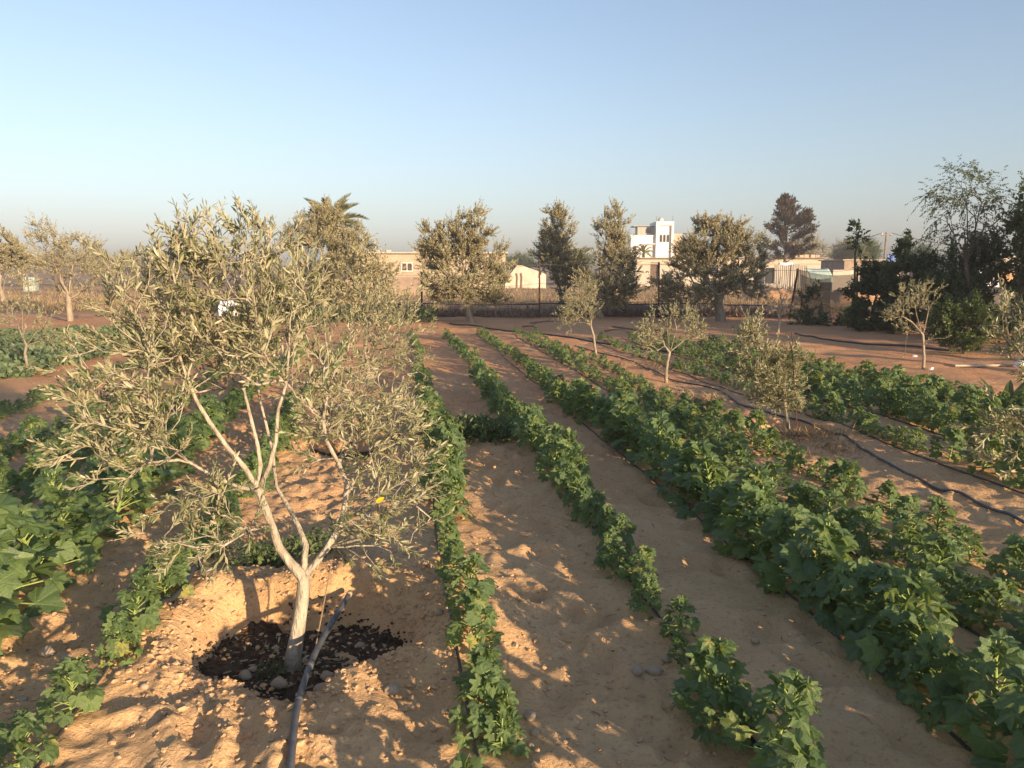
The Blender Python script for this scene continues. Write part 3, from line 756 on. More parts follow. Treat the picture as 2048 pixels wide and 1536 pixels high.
class Skel:
    def __init__(self, root):
        self.p = [np.asarray(root, float)]; self.par = [-1]
    def chain(self, start, pts):
        k = start
        for q in pts:
            self.p.append(np.asarray(q, float)); self.par.append(k); k = len(self.p) - 1
        return k
    def arrays(self): return np.array(self.p), np.array(self.par)
    def grow(self, targets, rng, step=0.07, bow=0.25, avoid=0, wig=0.012, droop=0.0):
        P = np.zeros((60000, 3)); par = np.full(60000, -1, int); n = len(self.p)
        P[:n] = self.p; par[:n] = self.par
        dirs = np.zeros((60000, 3))
        for i in range(n):
            dirs[i] = unit(P[i] - P[par[i]]) if par[i] >= 0 else (0, 0, 1)
        tips = []
        for t in targets:
            dv = t - P[avoid:n]; L_ = np.linalg.norm(dv, axis=1) + 1e-6
            ca = (dv * dirs[avoid:n]).sum(1) / L_
            cost = L_ * (1 + 0.9 * (1 - ca))
            k = int(np.argmin(cost)) + avoid
            L0 = np.linalg.norm(t - P[k])
            m = max(2, int(L0 / step))
            c = P[k] + (dirs[k] + (0, 0, 0.3)) * L0 * bow
            s = np.linspace(0, 1, m + 1)[1:, None]
            q = (1 - s) ** 2 * P[k] + 2 * s * (1 - s) * c + s ** 2 * t + rng.normal(0, wig, (m, 3)) * (1 - s)
            q[:, 2] -= droop * (s[:, 0] ** 2) * L0
            for i in range(m):
                P[n] = q[i]; par[n] = k; dirs[n] = unit(q[i] - P[k]); k = n; n += 1
            tips.append(k)
        self.p = list(P[:n]); self.par = list(par[:n])
        return np.array(tips), dirs[:n]
    def radii(self, r_root, r_tip, pw=0.5):
        P, par = self.arrays(); n = len(P)
        cnt = np.zeros(n); haschild = np.zeros(n, bool)
        haschild[par[1:]] = True
        cnt[~haschild] = 1
        for i in range(n - 1, 0, -1): cnt[par[i]] += cnt[i]
        r = cnt ** pw
        r = r_tip + (r_root - r_tip) * ((r - 1) / max(1e-6, r[0] - 1))
        return r, cnt
    def chains(self, r, cnt):
        P, par = self.arrays(); n = len(P)
        kids = [[] for _ in range(n)]
        for i in range(1, n): kids[par[i]].append(i)
        out = []; stack = [(0, None)]
        while stack:
            s, f = stack.pop()
            ids = [] if f is None else [f]
            k = s
            while True:
                ids.append(k)
                if not kids[k]: break
                ks = sorted(kids[k], key=lambda q: -cnt[q])
                for o in ks[1:]: stack.append((o, k))
                k = ks[0]
            if len(ids) > 1: out.append(ids)
        return out

def tube_chain(mb, P, r, ids, sides, cr=None):
    rr = r[ids].copy()
    if len(ids) > 2: rr[0] = min(rr[0], rr[1] * 1.15)
    mb.tube(P[ids], rr, sides)

def shoots(rng, start, sdir, length, K, leaf_len, spread=0.85, curve=0.25, pair=True, hang=0.0):
    """leaves along S shoots: returns positions, directions, lengths and shoot polylines"""
    S = len(start)
    d0 = unit(sdir); side = unit(np.cross(d0, rng.normal(0, 1, (S, 3))))
    t = (np.arange(K) + 0.6) / K
    up = np.array((0, 0, 1.0))
    bend = (curve * up - hang * up)[None]
    pos = start[:, None] + length[:, None, None] * (d0[:, None] * t[None, :, None] + bend[:, None] * (t ** 2)[None, :, None] * 0.5)
    tan = unit(d0[:, None] + bend[:, None] * t[None, :, None])
    other = np.cross(d0, side)
    ph = np.arange(K) * np.pi / 2 * 1.0 + np.where(np.arange(K) % 2 == 0, 0, 0)
    # opposite pairs, each pair turned a quarter
    k2 = np.arange(K); ph = (k2 // 2) * (np.pi / 2) + (k2 % 2) * np.pi if pair else k2 * 2.4
    ph = ph[None] + rng.normal(0, 0.35, (S, K))
    rad = np.cos(ph)[..., None] * side[:, None] + np.sin(ph)[..., None] * other[:, None]
    sp = spread * rng.uniform(0.6, 1.25, (S, K, 1))
    ld = unit(tan + rad * sp + np.array((0, 0, 1.0)) * (0.12 - hang * 0.9) + rng.normal(0, 0.12, (S, K, 3)))
    ln = leaf_len * rng.uniform(0.65, 1.15, (S, K)) * (1.0 - 0.35 * t[None])
    return pos.reshape(-1, 3), ld.reshape(-1, 3), ln.ravel(), pos

def sample_crown(rng, blobs, n, shell=0.45):
    """points in a union of ellipsoids (cx,cy,cz,rx,ry,rz,weight)"""
    w = np.array([b[6] if len(b) > 6 else b[3] * b[4] * b[5] for b in blobs]); w = w / w.sum()
    k = rng.choice(len(blobs), n, p=w)
    d = unit(rng.normal(0, 1, (n, 3))); r = shell + (1 - shell) * rng.random(n) ** 0.6
    B = np.array([b[:6] for b in blobs], float)[k]
    return B[:, :3] + d * B[:, 3:6] * r[:, None]

def make_tree(name, base, trunk, limbs, blobs, n_t, label, cat='tree', group=None, seed=1, r0=0.06, bark='bark', leafmat='olive_far', tmpl=None,
              K=18, shoot=0.22, leaf=0.085, spread=0.85, per_tip=1, r_tip=0.004, step=0.12, sides=6, near=False, hang=0.0, curve=0.25, lean_up=0.5,
              bow=0.25, extra=0, n_leaf_parts=0, shell=0.45, upbias=0.6, droop=0.0, crown_name='crown', branch_parts=0, pw=0.5, limb_r=None):
    """base xyz; trunk / limbs are polylines relative to the base"""
    rng = np.random.default_rng(seed); tmpl = tmpl or T_OLIVE_FAR
    sk = Skel((0, 0, -0.15))
    top = sk.chain(0, trunk); fork = top
    limb_ids = []
    for l in limbs:
        at_ = fork
        if isinstance(l, tuple): at_, l = l
        n_before = len(sk.p); sk.chain(at_ if at_ >= 0 else fork, l); limb_ids.append(range(n_before, len(sk.p)))
    tg = sample_crown(rng, blobs, n_t, shell)
    tg = tg[np.argsort(np.linalg.norm(tg - sk.p[fork], axis=1))]
    tips, dirs = sk.grow(tg, rng, step, bow, avoid=max(1, fork - 1), droop=droop)
    r, cnt = sk.radii(r0, r_tip, pw)
    for ids_, (ra, rb) in zip(limb_ids, limb_r or []):
        r[list(ids_)] = np.linspace(ra, rb, len(ids_))
    r[:2] *= 1.25; r[2] *= 1.08
    P, par = sk.arrays()
    root = empty(name, base, label, cat, group)
    ch = sk.chains(r, cnt)
    tb = MB(); tw = MB(); nb = 0
    bparts = []
    ch_sorted = sorted(range(len(ch)), key=lambda i: -r[ch[i][1]])
    big = set(ch_sorted[1:1 + branch_parts])
    for i, ids in enumerate(ch):
        m = MB() if (i in big) else (tb if (i == 0 or not branch_parts) else tw)
        tube_chain(m, P, r, np.array(ids), (sides + 3) if i == 0 else sides if r[ids[1]] > 0.01 else (4 if near else 3))
        if i in big: bparts.append(m)
    # flare at the foot
    tb.build('trunk', M[bark], root, smooth=True)
    for m in bparts: m.build('branch', M[bark], root, smooth=True)
    # shoots with leaves
    st = P[tips]; sd = dirs[tips]
    back = []
    for _ in range(per_tip - 1 if per_tip > 1 else 0):
        kk = tips.copy()
        for q in range(rng.integers(1, 4)): kk = np.where(par[kk] > fork, par[kk], kk)
        back.append(kk)
    if extra:
        thin = np.where((np.arange(len(P)) > fork) & (cnt < 5))[0]
        back.append(rng.choice(thin, extra))
    if back:
        bk = np.concatenate(back)
        st = np.concatenate([st, P[bk]]); sd = np.concatenate([sd, unit(dirs[bk] + rng.normal(0, 0.75, (len(bk), 3)))])
    cen = np.mean([b[:3] for b in blobs], axis=0)
    sd = unit(sd + 0.35 * unit(st - cen) + (0, 0, lean_up) + rng.normal(0, 0.3, sd.shape))
    ln = shoot * rng.uniform(0.55, 1.3, len(st))
    pos, ld, ll, poly = shoots(rng, st, sd, ln, K, leaf, spread, curve, hang=hang)
    keep = rng.random(len(pos)) > 0.08
    pos, ld, ll = pos[keep], ld[keep], ll[keep]
    R = frames(ld, rng, upbias)
    if near:
        for i in range(len(st)): tw.tube(np.concatenate([st[i][None], poly[i][[K // 3, 2 * K // 3, K - 1]]]), [0.0028, .0022, .0016, .001], 3, cap=False)
    if near or branch_parts: 
        if tw.v: tag(tw.build('twigs', M[bark], root, smooth=True), kind='stuff')
    sel = np.zeros(len(pos), bool)
    if n_leaf_parts:
        dcam = np.linalg.norm(pos + np.asarray(base) - (0, 0, CAM_H), axis=1) / ll
        sel[np.argsort(dcam)[:n_leaf_parts]] = True
        lm = MB().add(tmpl[0], tmpl[1]).mesh('leaf', M[leafmat], False)
        for i in np.where(sel)[0]:
            mw = Matrix([[*(R[i][a] * ll[i]), pos[i][a]] for a in range(3)] + [[0, 0, 0, 1]])
            link_obj('leaf', lm, root, mw)
    m = MB().inst(tmpl[0], tmpl[1], pos[~sel], R[~sel], ll[~sel])
    cr = m.build('foliage' if n_leaf_parts else crown_name, M[leafmat], root)
    if n_leaf_parts: tag(cr, kind='stuff')
    return root

def rel(pts, base):
    return [np.asarray(p) - np.asarray(base) for p in pts]

# --- the near olive tree in its dug basin: limbs read from the photograph at 3.1 to 3.7 m
B1 = np.array((-1.02, 3.36, gz(-1.02, 3.36)))
def lp(*q): return rel([at(a, b, d) for a, b, d in q], B1)
trunk1 = lp((586, 1312, 3.36), (594, 1270, 3.37), (601, 1225, 3.38), (606, 1185, 3.39), (608, 1155, 3.40))
sk_limbs = [
    lp((580, 1125, 3.39), (558, 1095, 3.38), (543, 1050, 3.36), (528, 1010, 3.35), (517, 980, 3.34)),            # left limb to its fork
    lp((609, 1120, 3.43), (612, 1090, 3.46), (596, 1050, 3.52), (575, 1010, 3.58), (553, 975, 3.66), (545, 900, 3.72), (520, 800, 3.78), (505, 700, 3.8)),
    lp((628, 1130, 3.42), (655, 1095, 3.44), (684, 1045, 3.46), (691, 1000, 3.47), (694, 965, 3.48), (676, 925, 3.5), (652, 880, 3.5), (646, 840, 3.5), (655, 790, 3.52), (670, 740, 3.54)),
]
nT = 1 + len(trunk1) - 1                      # index of the fork node
i_l = nT + len(sk_limbs[0])                   # node at the end of the left limb
i_2 = i_l + len(sk_limbs[1])
i_r = i_2 + 4
limbs1 = sk_limbs + [
    (i_l, lp((480, 975, 3.30), (430, 955, 3.24), (380, 925, 3.18), (330, 890, 3.12), (280, 855, 3.06), (225, 840, 3.0))),
    (i_l, lp((490, 935, 3.33), (455, 895, 3.31), (420, 845, 3.29), (395, 805, 3.27), (375, 760, 3.26), (355, 700, 3.25), (335, 640, 3.24), (318, 590, 3.22))),
    (i_l, lp((521, 930, 3.36), (515, 890, 3.38), (500, 830, 3.40), (488, 780, 3.42), (470, 700, 3.43), (455, 610, 3.45))),
    (i_l, lp((540, 930, 3.33), (552, 880, 3.32), (556, 820, 3.30), (572, 770, 3.28), (578, 700, 3.26), (580, 640, 3.24))),
    (i_r, lp((715, 950, 3.5), (740, 925, 3.54), (770, 880, 3.58), (790, 830, 3.6))),
    (i_r - 1, lp((730, 1010, 3.4), (780, 1000, 3.36), (830, 1010, 3.3), (860, 1035, 3.26))),
    (nT + 3, lp((500, 1060, 3.2), (450, 1090, 3.1), (390, 1095, 3.05), (330, 1080, 3.0))),
    (i_r - 2, lp((730, 1075, 3.42), (780, 1075, 3.4), (815, 1085, 3.36))),
]
def blob(px, py, d, rx, ry, rz, w=None, B=B1):
    p = at(px, py, d) - B
    b = [p[0], p[1], p[2], rx, ry, rz]
    return tuple(b + [w]) if w else tuple(b)
blobs1 = [blob(325, 620, 3.25, .22, .32, .32), blob(460, 590, 3.35, .28, .38, .32), blob(565, 610, 3.35, .18, .30, .26), blob(260, 760, 3.15, .26, .34, .26),
          blob(420, 690, 3.6, .30, .36, .22), blob(560, 700, 3.35, .26, .34, .2), blob(250, 880, 3.05, .25, .26, .20), blob(360, 495, 3.2, .09, .12, .13), blob(500, 500, 3.3, .16, .2, .13),
          blob(690, 800, 3.55, .22, .3, .22), blob(770, 980, 3.4, .24, .28, .24), blob(730, 1090, 3.42, .22, .2, .12), blob(400, 1050, 3.1, .28, .2, .16),
          blob(650, 880, 3.6, .16, .2, .16), blob(800, 880, 3.6, .16, .25, .22), blob(550, 500, 3.3, .07, .1, .14)]
near_olive = make_tree('olive_tree', B1, trunk1, limbs1, blobs1, 790, 'large pale young olive tree in a dug basin of dark manure', group='young olive trees', seed=4,
          r0=0.031, bark='bark_pale', leafmat='olive', tmpl=T_OLIVE, K=14, shoot=0.115, leaf=0.048, per_tip=1, r_tip=0.0018, step=0.05, near=True, extra=400, n_leaf_parts=300, lean_up=0.25, branch_parts=14, shell=0.35, pw=0.6,
          limb_r=[(.021, .016), (.016, .005), (.017, .005), (.010, .0035), (.012, .004), (.010, .0035), (.011, .0035), (.008, .003), (.008, .003), (.007, .003), (.007, .003)])
# one yellow leaf hangs in its crown
yl = MB().add(T_OLIVE[0] * (0.045, 0.10, 0.045), T_OLIVE[1]).build('leaf', M['yellow'], near_olive)
yp = at(752, 1006, 3.12) - B1; yl.location = yp.tolist(); yl.rotation_euler = (0.5, -0.5, 0.7); yl['label'] = 'single bright yellow leaf'

def small_olive(px, py, d, lean, hgt, rad, label, seed, n_t=110, leaf=0.056, K=14, near=True, leafmat='olive', nleaf=0, blobs=None, r0=0.022, extra=60, shoot=.125, branch_parts=3):
    X = at(px, py, d)[0]; base = np.array((X, d, gz(X, d)))
    lx, ly = lean
    rg = np.random.default_rng(seed)
    h1 = hgt * 0.38
    trunk = [(0, 0, 0.02), (lx * .10 + rg.normal(0, .01), ly * .1, h1 * .35), (lx * .22 + rg.normal(0, .012), ly * .2, h1 * .7), (lx * .34, ly * .33, h1)]
    if blobs is None:
        blobs = [(lx * .9, ly * .9, hgt * .72, rad * .8, rad * .8, hgt * .26), (lx * .6 - rad * .4, ly * .8, hgt * .58, rad * .6, rad * .6, hgt * .2), (lx + rad * .35, ly, hgt * .55, rad * .55, rad * .6, hgt * .2), (lx * 1.1, ly, hgt * .88, rad * .35, rad * .4, hgt * .13)]
    limbs = []
    for k, b in enumerate(blobs[:4]):
        s = np.array(trunk[-1]); e = np.array(b[:3]); m_ = (s + e) / 2 + (0, 0, 0.05) + rg.normal(0, .03, 3)
        limbs.append([s * .75 + m_ * .25 + rg.normal(0, .01, 3), m_, m_ * .4 + e * .6])
    return make_tree('olive_tree', base, trunk, limbs, blobs, n_t, label, group='young olive trees', seed=seed, r0=r0, bark='bark_mid', leafmat=leafmat, tmpl=T_OLIVE if near else T_OLIVE_FAR,
                     K=K, shoot=shoot, leaf=leaf, r_tip=0.0022, step=0.06, near=near, extra=extra, n_leaf_parts=nleaf, branch_parts=branch_parts, shell=.15, pw=.75)

# second tree behind the near one, same planting line
B2 = np.array((at(700, 900, 7.25)[0], 7.25, gz(-1.5, 7.25)))
def b2(px, py, d, rx, ry, rz): return blob(px, py, d, rx, ry, rz, B=B2)
small_olive(700, 900, 7.25, (0.1, 0), 1.6, 0.5, 'pale olive tree close behind the near one, its crown overlapping on the right', 12, 300, 0.055, nleaf=150, extra=160,
            blobs=[b2(690, 690, 7.2, .42, .45, .38), b2(790, 720, 7.2, .36, .4, .42), b2(760, 620, 7.3, .34, .4, .26), b2(820, 640, 7.2, .22, .3, .28), b2(640, 800, 7.2, .4, .4, .3), b2(800, 830, 7.0, .28, .3, .3), b2(720, 840, 7.1, .3, .3, .25)])
small_olive(735, 778, 11.0, (0.05, 0), 1.95, 0.62, 'bushy olive tree directly beneath the date palm, third in the line of the near tree', 13, 170, 0.075, 14, near=False, leafmat='olive_far', extra=150, shoot=.2)
small_olive(1192, 708, 15.4, (-0.32, 0), 1.5, 0.52, 'small pale olive tree leaning left in front of the back olives', 21, 170, 0.055, extra=140,
            blobs=[(-.42, 0, 1.05, .36, .4, .34), (-.2, 0, 1.3, .24, .3, .2), (-.55, 0, .72, .30, .3, .22), (-.12, 0, .95, .22, .3, .3)])
small_olive(1332, 768, 11.6, (0.12, 0), 1.22, 0.45, 'small pale olive tree with a slanting trunk beside dry grass', 22, 140, 0.055, extra=90,
            blobs=[(-.22, 0, .78, .30, .3, .22), (.22, 0, 1.0, .2, .25, .16), (.36, 0, .78, .22, .25, .2), (-.08, 0, 1.02, .26, .25, .12), (-.3, 0, .55, .2, .2, .12)])
small_olive(1580, 866, 8.05, (-0.25, 0), 1.3, 0.42, 'pale bushy olive tree with a thin trunk in the pipe strip at right', 23, 210, 0.055, nleaf=100, extra=420, r0=.017,
            blobs=[(-.36, 0, .86, .26, .3, .30), (-.14, 0, .66, .26, .3, .32), (-.47, 0, 1.20, .13, .2, .22), (-.16, 0, .46, .24, .26, .16), (.0, 0, .84, .13, .2, .22)])
small_olive(1846, 742, 13.2, (-0.15, 0), 1.55, 0.55, 'airy pale olive tree with a bare slender trunk before the dark hedge', 24, 95, 0.055, extra=60, r0=.022,
            blobs=[(-.25, 0, 1.18, .3, .3, .3), (-.02, 0, 1.32, .2, .25, .25), (-.55, 0, .98, .24, .25, .22), (-.35, 0, .72, .16, .18, .12), (.3, 0, .6, .2, .15, .08), (-.45, 0, .3, .14, .14, .14)])
small_olive(2150, 1150, 4.6, (-0.1, .1), 1.75, 0.55, 'near olive tree whose leaves reach in at the right edge of the picture', 25, 220, 0.058, nleaf=60, extra=320,
            blobs=[(-.25, .2, 1.2, .34, .4, .36), (-.12, .1, .8, .36, .4, .26), (.3, .1, 1.3, .4, .4, .4), (-.32, .2, .6, .26, .3, .2), (.2, .2, .8, .4, .4, .3)])
small_olive(58, 748, 12.8, (0.0, 0), 1.3, 0.5, 'small bare-branched olive tree at the left edge among the green rows', 26, 105, 0.055, extra=40, r0=.022,
            blobs=[(-.35, 0, .95, .34, .35, .26), (.25, 0, .82, .32, .3, .24), (0, 0, 1.12, .3, .3, .16), (.45, 0, .55, .25, .25, .18)])

# grown olives along the back
def big_olive(px, pyb, d, blobs_px, label, seed, n_t=300, r0=.10, K=26, leaf=.10, shoot=.36, extra=1700, leafmat='olive_far', trunk_px=None, shell=.2, per=1, group='grown olive trees', bark='bark', name='olive_tree', tmpl=None, **kw):
    X = at(px, pyb, d)[0]; base = np.array((X, d, gz(X, d)))
    wid = 1.15 if seed in (31, 32, 36) else 1.0
    bl = [tuple([*(at(a, b, d + dd) - base), rx * wid, rx * .95, rz]) for a, b, dd, rx, rz in blobs_px]
    if trunk_px: trunk = rel([at(a, b, d) for a, b in trunk_px], base)
    else: trunk = [(0, 0, .1), (.03, 0, .35), (-.02, 0, .6)]
    rg = np.random.default_rng(seed + 100)
    limbs = []
    s = np.array(trunk[-1])
    for b in bl[:6]:
        e = np.array(b[:3]); m_ = s * .5 + e * .5 + rg.normal(0, .1, 3)
        limbs.append([s * .8 + m_ * .2 + rg.normal(0, .03, 3), s * .4 + m_ * .6, m_ * .5 + e * .5])
    return make_tree(name, base, trunk, limbs, bl, n_t, label, group=group, seed=seed, r0=r0, bark=bark, leafmat=leafmat, tmpl=tmpl or T_OLIVE_FAR, K=K, shoot=shoot, leaf=leaf,
                     r_tip=.004, step=.16, extra=extra, shell=shell, pw=.66, **kw)

big_olive(650, 640, 27, [(620, 480, 0, .75, .85), (690, 490, 0, .8, .75), (600, 560, 0, .7, .7), (680, 560, -.4, .95, .8), (650, 440, 0, .55, .45), (730, 560, 0, .5, .6)], 'broad grown olive tree in front of the date palm', 31, 300)
big_olive(945, 652, 25, [(880, 500, 0, .62, .85), (945, 470, 0, .62, .75), (985, 540, 0, .55, .8), (900, 570, -.3, .8, .55), (960, 580, -.2, .7, .5), (930, 520, .4, .8, .8), (880, 590, 0, .5, .4), (985, 590, 0, .45, .35)], 'full rounded olive tree left of centre with a short curved trunk', 32, 330,
          trunk_px=[(943, 645), (938, 630), (935, 612), (940, 598)])
big_olive(1122, 632, 29.5, [(1115, 470, 0, .62, .85), (1130, 530, 0, .72, .65), (1090, 520, 0, .5, .6), (1110, 430, 0, .34, .35), (1120, 560, 0, .55, .4), (1110, 500, 0, .6, .6)], 'tall narrow olive tree standing just left of the small palm', 33, 250, bark='bark_dark', extra=900)
big_olive(1203, 648, 27, [(1225, 470, 0, .62, .75), (1230, 520, 0, .75, .6), (1220, 575, 0, .85, .4), (1255, 580, 0, .55, .4), (1225, 432, 0, .4, .32), (1170, 560, 0, .4, .5), (1215, 605, 0, .6, .25), (1260, 545, 0, .4, .4)], 'tall olive tree with a dark lower crown left of the white tower', 34, 280, extra=1000,
          trunk_px=[(1204, 640), (1198, 622), (1194, 605), (1198, 592)])
big_olive(1440, 655, 25.5, [(1388, 520, 0, .85, .65), (1440, 495, 0, .9, .75), (1500, 510, 0, .65, .7), (1345, 570, 0, .75, .45), (1430, 560, .3, 1.0, .6), (1500, 560, 0, .5, .5), (1410, 450, 0, .5, .3), (1475, 465, 0, .4, .35), (1345, 600, 0, .5, .25), (1400, 590, -.4, .7, .35), (1510, 590, 0, .5, .3)], 'widest olive tree with a shaded crown right of the white tower', 35, 360, r0=.15,
          trunk_px=[(1442, 645), (1440, 625), (1436, 605), (1440, 592)])
big_olive(140, 640, 26, [(95, 485, 0, .75, .5), (150, 510, 0, .85, .55), (190, 550, 0, .6, .6), (100, 530, 0, .7, .45), (80, 450, 0, .4, .25), (185, 600, 0, .6, .35), (60, 560, 0, .5, .35), (130, 570, .5, .6, .4)], 'loose grey olive tree with a forked trunk in the straw field at left', 36, 170, K=16, extra=420, r0=.085, trunk_px=[(140, 630), (138, 612), (137, 598)])
big_olive(5, 600, 40, [(-20, 500, 0, 1.4, .9), (20, 520, 0, 1.2, .8), (0, 480, 0, .6, .5)], 'rounded olive tree cut off by the left edge of the picture', 37, 150, leaf=.16, extra=600)
# bare shrub near the net
big_olive(1556, 668, 21, [(1540, 600, 0, .35, .4), (1575, 600, 0, .35, .4), (1555, 570, 0, .3, .25), (1590, 640, 0, .2, .2)], 'small thin grey shrub with bare stems beside the shade net', 38, 60, r0=.03, K=8, leaf=.06, extra=20, shoot=.15, group='shrubs', name='bare_shrub', bark='bark_pale')

# dark hedge, citrus, airy tree and saplings on the right
HG = 'hedge trees along the right side'
def hedge(px, pyb, d, bl, label, seed, **kw):
    a = dict(n_t=150, r0=.07, K=18, leaf=.135, shoot=.3, extra=520, leafmat='dark', tmpl=T_BROAD, group=HG, bark='bark_dark', name='hedge_tree', spread=1.1)
    a.update(kw)
    return big_olive(px, pyb, d, bl, label, seed, **a)
hedge(1640, 655, 24, [(1620, 640, 0, .5, .3), (1660, 650, 0, .6, .3), (1625, 600, 0, .25, .35), (1700, 640, 0, .5, .4)], 'low dark shrub at the foot of the shade net', 41, name='dark_shrub', n_t=90, extra=110)
hedge(1745, 665, 22, [(1740, 640, 0, .6, .5), (1770, 580, 0, .6, .6), (1720, 590, 0, .35, .35), (1790, 630, 0, .6, .5), (1750, 545, 0, .45, .35)], 'dark leafy hedge tree beside the tall rusty post', 42)
hedge(1830, 675, 21, [(1810, 560, 0, .6, .55), (1850, 600, 0, .7, .6), (1800, 630, 0, .6, .5), (1850, 540, 0, .5, .3), (1800, 510, 0, .3, .3)], 'dark hedge tree behind the airy pale olive', 43)
hedge(1925, 690, 19, [(1900, 590, 0, .75, .65), (1950, 570, 0, .7, .6), (1890, 640, 0, .55, .45), (1960, 640, 0, .6, .55), (1975, 510, 0, .45, .4), (1930, 530, .3, .55, .4)], 'tallest darkest hedge tree beneath the airy tree', 44, n_t=230, extra=800)
hedge(2030, 690, 17.5, [(2030, 640, 0, .4, .5), (2050, 560, 0, .35, .5), (2062, 450, 0, .42, .7), (2070, 380, 0, .3, .4), (2080, 520, 0, .5, .8)], 'dark hedge tree cut off by the right edge of the picture', 45, n_t=170, extra=420, leaf=.11)
hedge(1928, 715, 15.8, [(1900, 640, 0, .35, .3), (1945, 640, 0, .38, .32), (1925, 680, 0, .42, .28), (1955, 615, 0, .22, .22), (1905, 620, 0, .2, .2)], 'bright green citrus bush catching the sun below the dark hedge', 46, leafmat='citrus', name='citrus_bush', leaf=.09, K=14, shoot=.2, n_t=150, extra=360, r0=.04)
# trees of the same line just outside the picture; they shade the back of the plot
for i, (x, y, h) in enumerate(((13.6, 19.2, 4.5), (14.2, 16.2, 4.4), (16.5, 21.0, 5.0), (14.2, 13.4, 4.1), (14.8, 10.4, 4.4), (15.0, 7.8, 4.9), (15.9, 5.2, 5.3))):
    g_ = gz(x, y); bl = [(0, 0, h * .55, 1.5, 1.3, h * .3), (.3, .6, h * .72, 1.4, 1.3, h * .28), (-.3, -.7, h * .4, 1.3, 1.2, h * .28)]
    if i > 3: bl = [(0, 0, h * .78, 1.6, 1.4, h * .17), (.4, .6, h * .86, 1.3, 1.3, h * .13), (-.5, -.6, h * .74, 1.2, 1.2, h * .13)]  # crowns of these unseen trees raised so sun passes under to the citrus
    make_tree('hedge_tree', (x, y, g_), [(0, 0, .3), (.05, 0, .8), (0, .05, 1.3)], [[(.3, .2, 2.0), (.5, .3, 3.0)], [(-.4, -.2, 2.0), (-.6, -.3, 2.8)]], bl, 190,
              'tall dark hedge tree just beyond the right edge, %s' % ('nearest the net', 'second from the net', 'farthest right', 'third from the net', 'fourth from the net', 'fifth from the net', 'nearest the camera')[i], group=HG, seed=60 + i, r0=.12, bark='bark_dark', leafmat='dark', tmpl=T_BROAD, K=18, shoot=.4, leaf=.17, extra=330, spread=1.1)
big_olive(1935, 640, 18.5, [(1900, 400, 0, .55, .45), (1960, 390, 0, .6, .5), (1930, 350, 0, .5, .28), (1985, 420, 0, .5, .45), (1890, 460, 0, .45, .3), (1950, 470, 0, .6, .4), (1870, 380, 0, .25, .12), (2000, 360, 0, .3, .2)],
          'tall airy tree with fine drooping twigs against the sky at right', 47, 210, r0=.045, K=16, leaf=.085, shoot=.45, extra=160, leafmat='airy', group='trees', bark='bark_dark', name='airy_tree',
          trunk_px=[(1938, 610), (1938, 580), (1936, 555), (1932, 530)], hang=.9, curve=.1, lean_up=-.1, shell=.3, bow=.45)
def sapling(px, pyb, pyt, d, label, seed, leafmat='dark', rz=.3, w=.2):
    X = at(px, pyb, d)[0]; base = np.array((X, d, gz(X, d))); h = at(px, pyt, d)[2] - base[2]
    tr = [(0, 0, .1), (.03, 0, h * .4), (-.02, 0, h * .7), (.02, 0, h * .82)]
    bl = [(0, 0, h - rz, w, w, rz), (.05, 0, h - rz * 1.9, w * 1.3, w, rz * .6)]
    return make_tree('sapling', base, tr, [[(.02, 0, h * .9)]], bl, 26, label, group='saplings', seed=seed, r0=.03, bark='bark_dark', leafmat=leafmat, tmpl=T_BROAD, K=7, shoot=.16, leaf=.17, extra=10, spread=1.1, step=.1)
sapling(1703, 640, 445, 23, 'tall thin sapling with a tuft of large leaves above the roofs', 51)
sapling(1798, 640, 466, 24, 'thin leafy sapling rising beside the utility pole', 52, rz=.35, w=.14)

# trees and palms beyond the fence
FT = 'trees beyond the fence'
def far_tree(px, d, cy, w, h, label, seed, leafmat='olive_far', tmpl=None, leaf=None, n_t=130, extra=420, **kw):
    """crown centred at pixel row cy, half width w / half height h in pixels"""
    s = d / F_PX; bx = at(px, 540, d)
    base = np.array((bx[0], d, 0)); c = at(px, cy, d) - base
    bl = [(c[0], 0, c[2], w * s * .8, w * s * .8, h * s * .8), (c[0] - w * s * .4, 0, c[2] - h * s * .25, w * s * .55, w * s * .5, h * s * .55), (c[0] + w * s * .45, 0, c[2] - h * s * .2, w * s * .5, w * s * .5, h * s * .6), (c[0] + .1 * w * s, 0, c[2] + h * s * .45, w * s * .4, w * s * .4, h * s * .45)]
    z0 = max(.5, c[2] - h * s * .9)
    return make_tree('distant_tree', base, [(0, 0, z0 * .5), (.05, 0, z0)], [[(w * s * .2, 0, c[2])], [(-w * s * .3, 0, c[2] - .1 * h * s)]], bl, n_t, label, group=FT, seed=seed, r0=.16, bark='bark_dark', leafmat=leafmat,
                     tmpl=tmpl or T_OLIVE_FAR, K=16, shoot=.55 * max(1, d / 60), leaf=leaf or .10 * d / 45, extra=extra, r_tip=.01, step=.4, **kw)
far_tree(1618, 88, 500, 44, 30, 'rounded olive-grey tree behind the roof blocks right of the conifer', 71)
far_tree(1685, 95, 508, 26, 20, 'low grey tree between the long building and the saplings', 72)
far_tree(1735, 92, 505, 22, 24, 'pale green tree behind the low shed near the utility pole', 73, leafmat='weed')
far_tree(1700, 100, 500, 18, 20, 'dark green tree behind the tall sapling', 78, leafmat='dark')
far_tree(1840, 90, 512, 30, 16, 'dark bushy tree behind the hedge right of the utility pole', 79, leafmat='dark')
far_tree(1038, 130, 528, 30, 14, 'dark distant tree above the whitewashed wall', 74, leafmat='dark', leaf=.35)
far_tree(1350, 118, 500, 30, 22, 'brownish tree right beside the white tower house', 75)
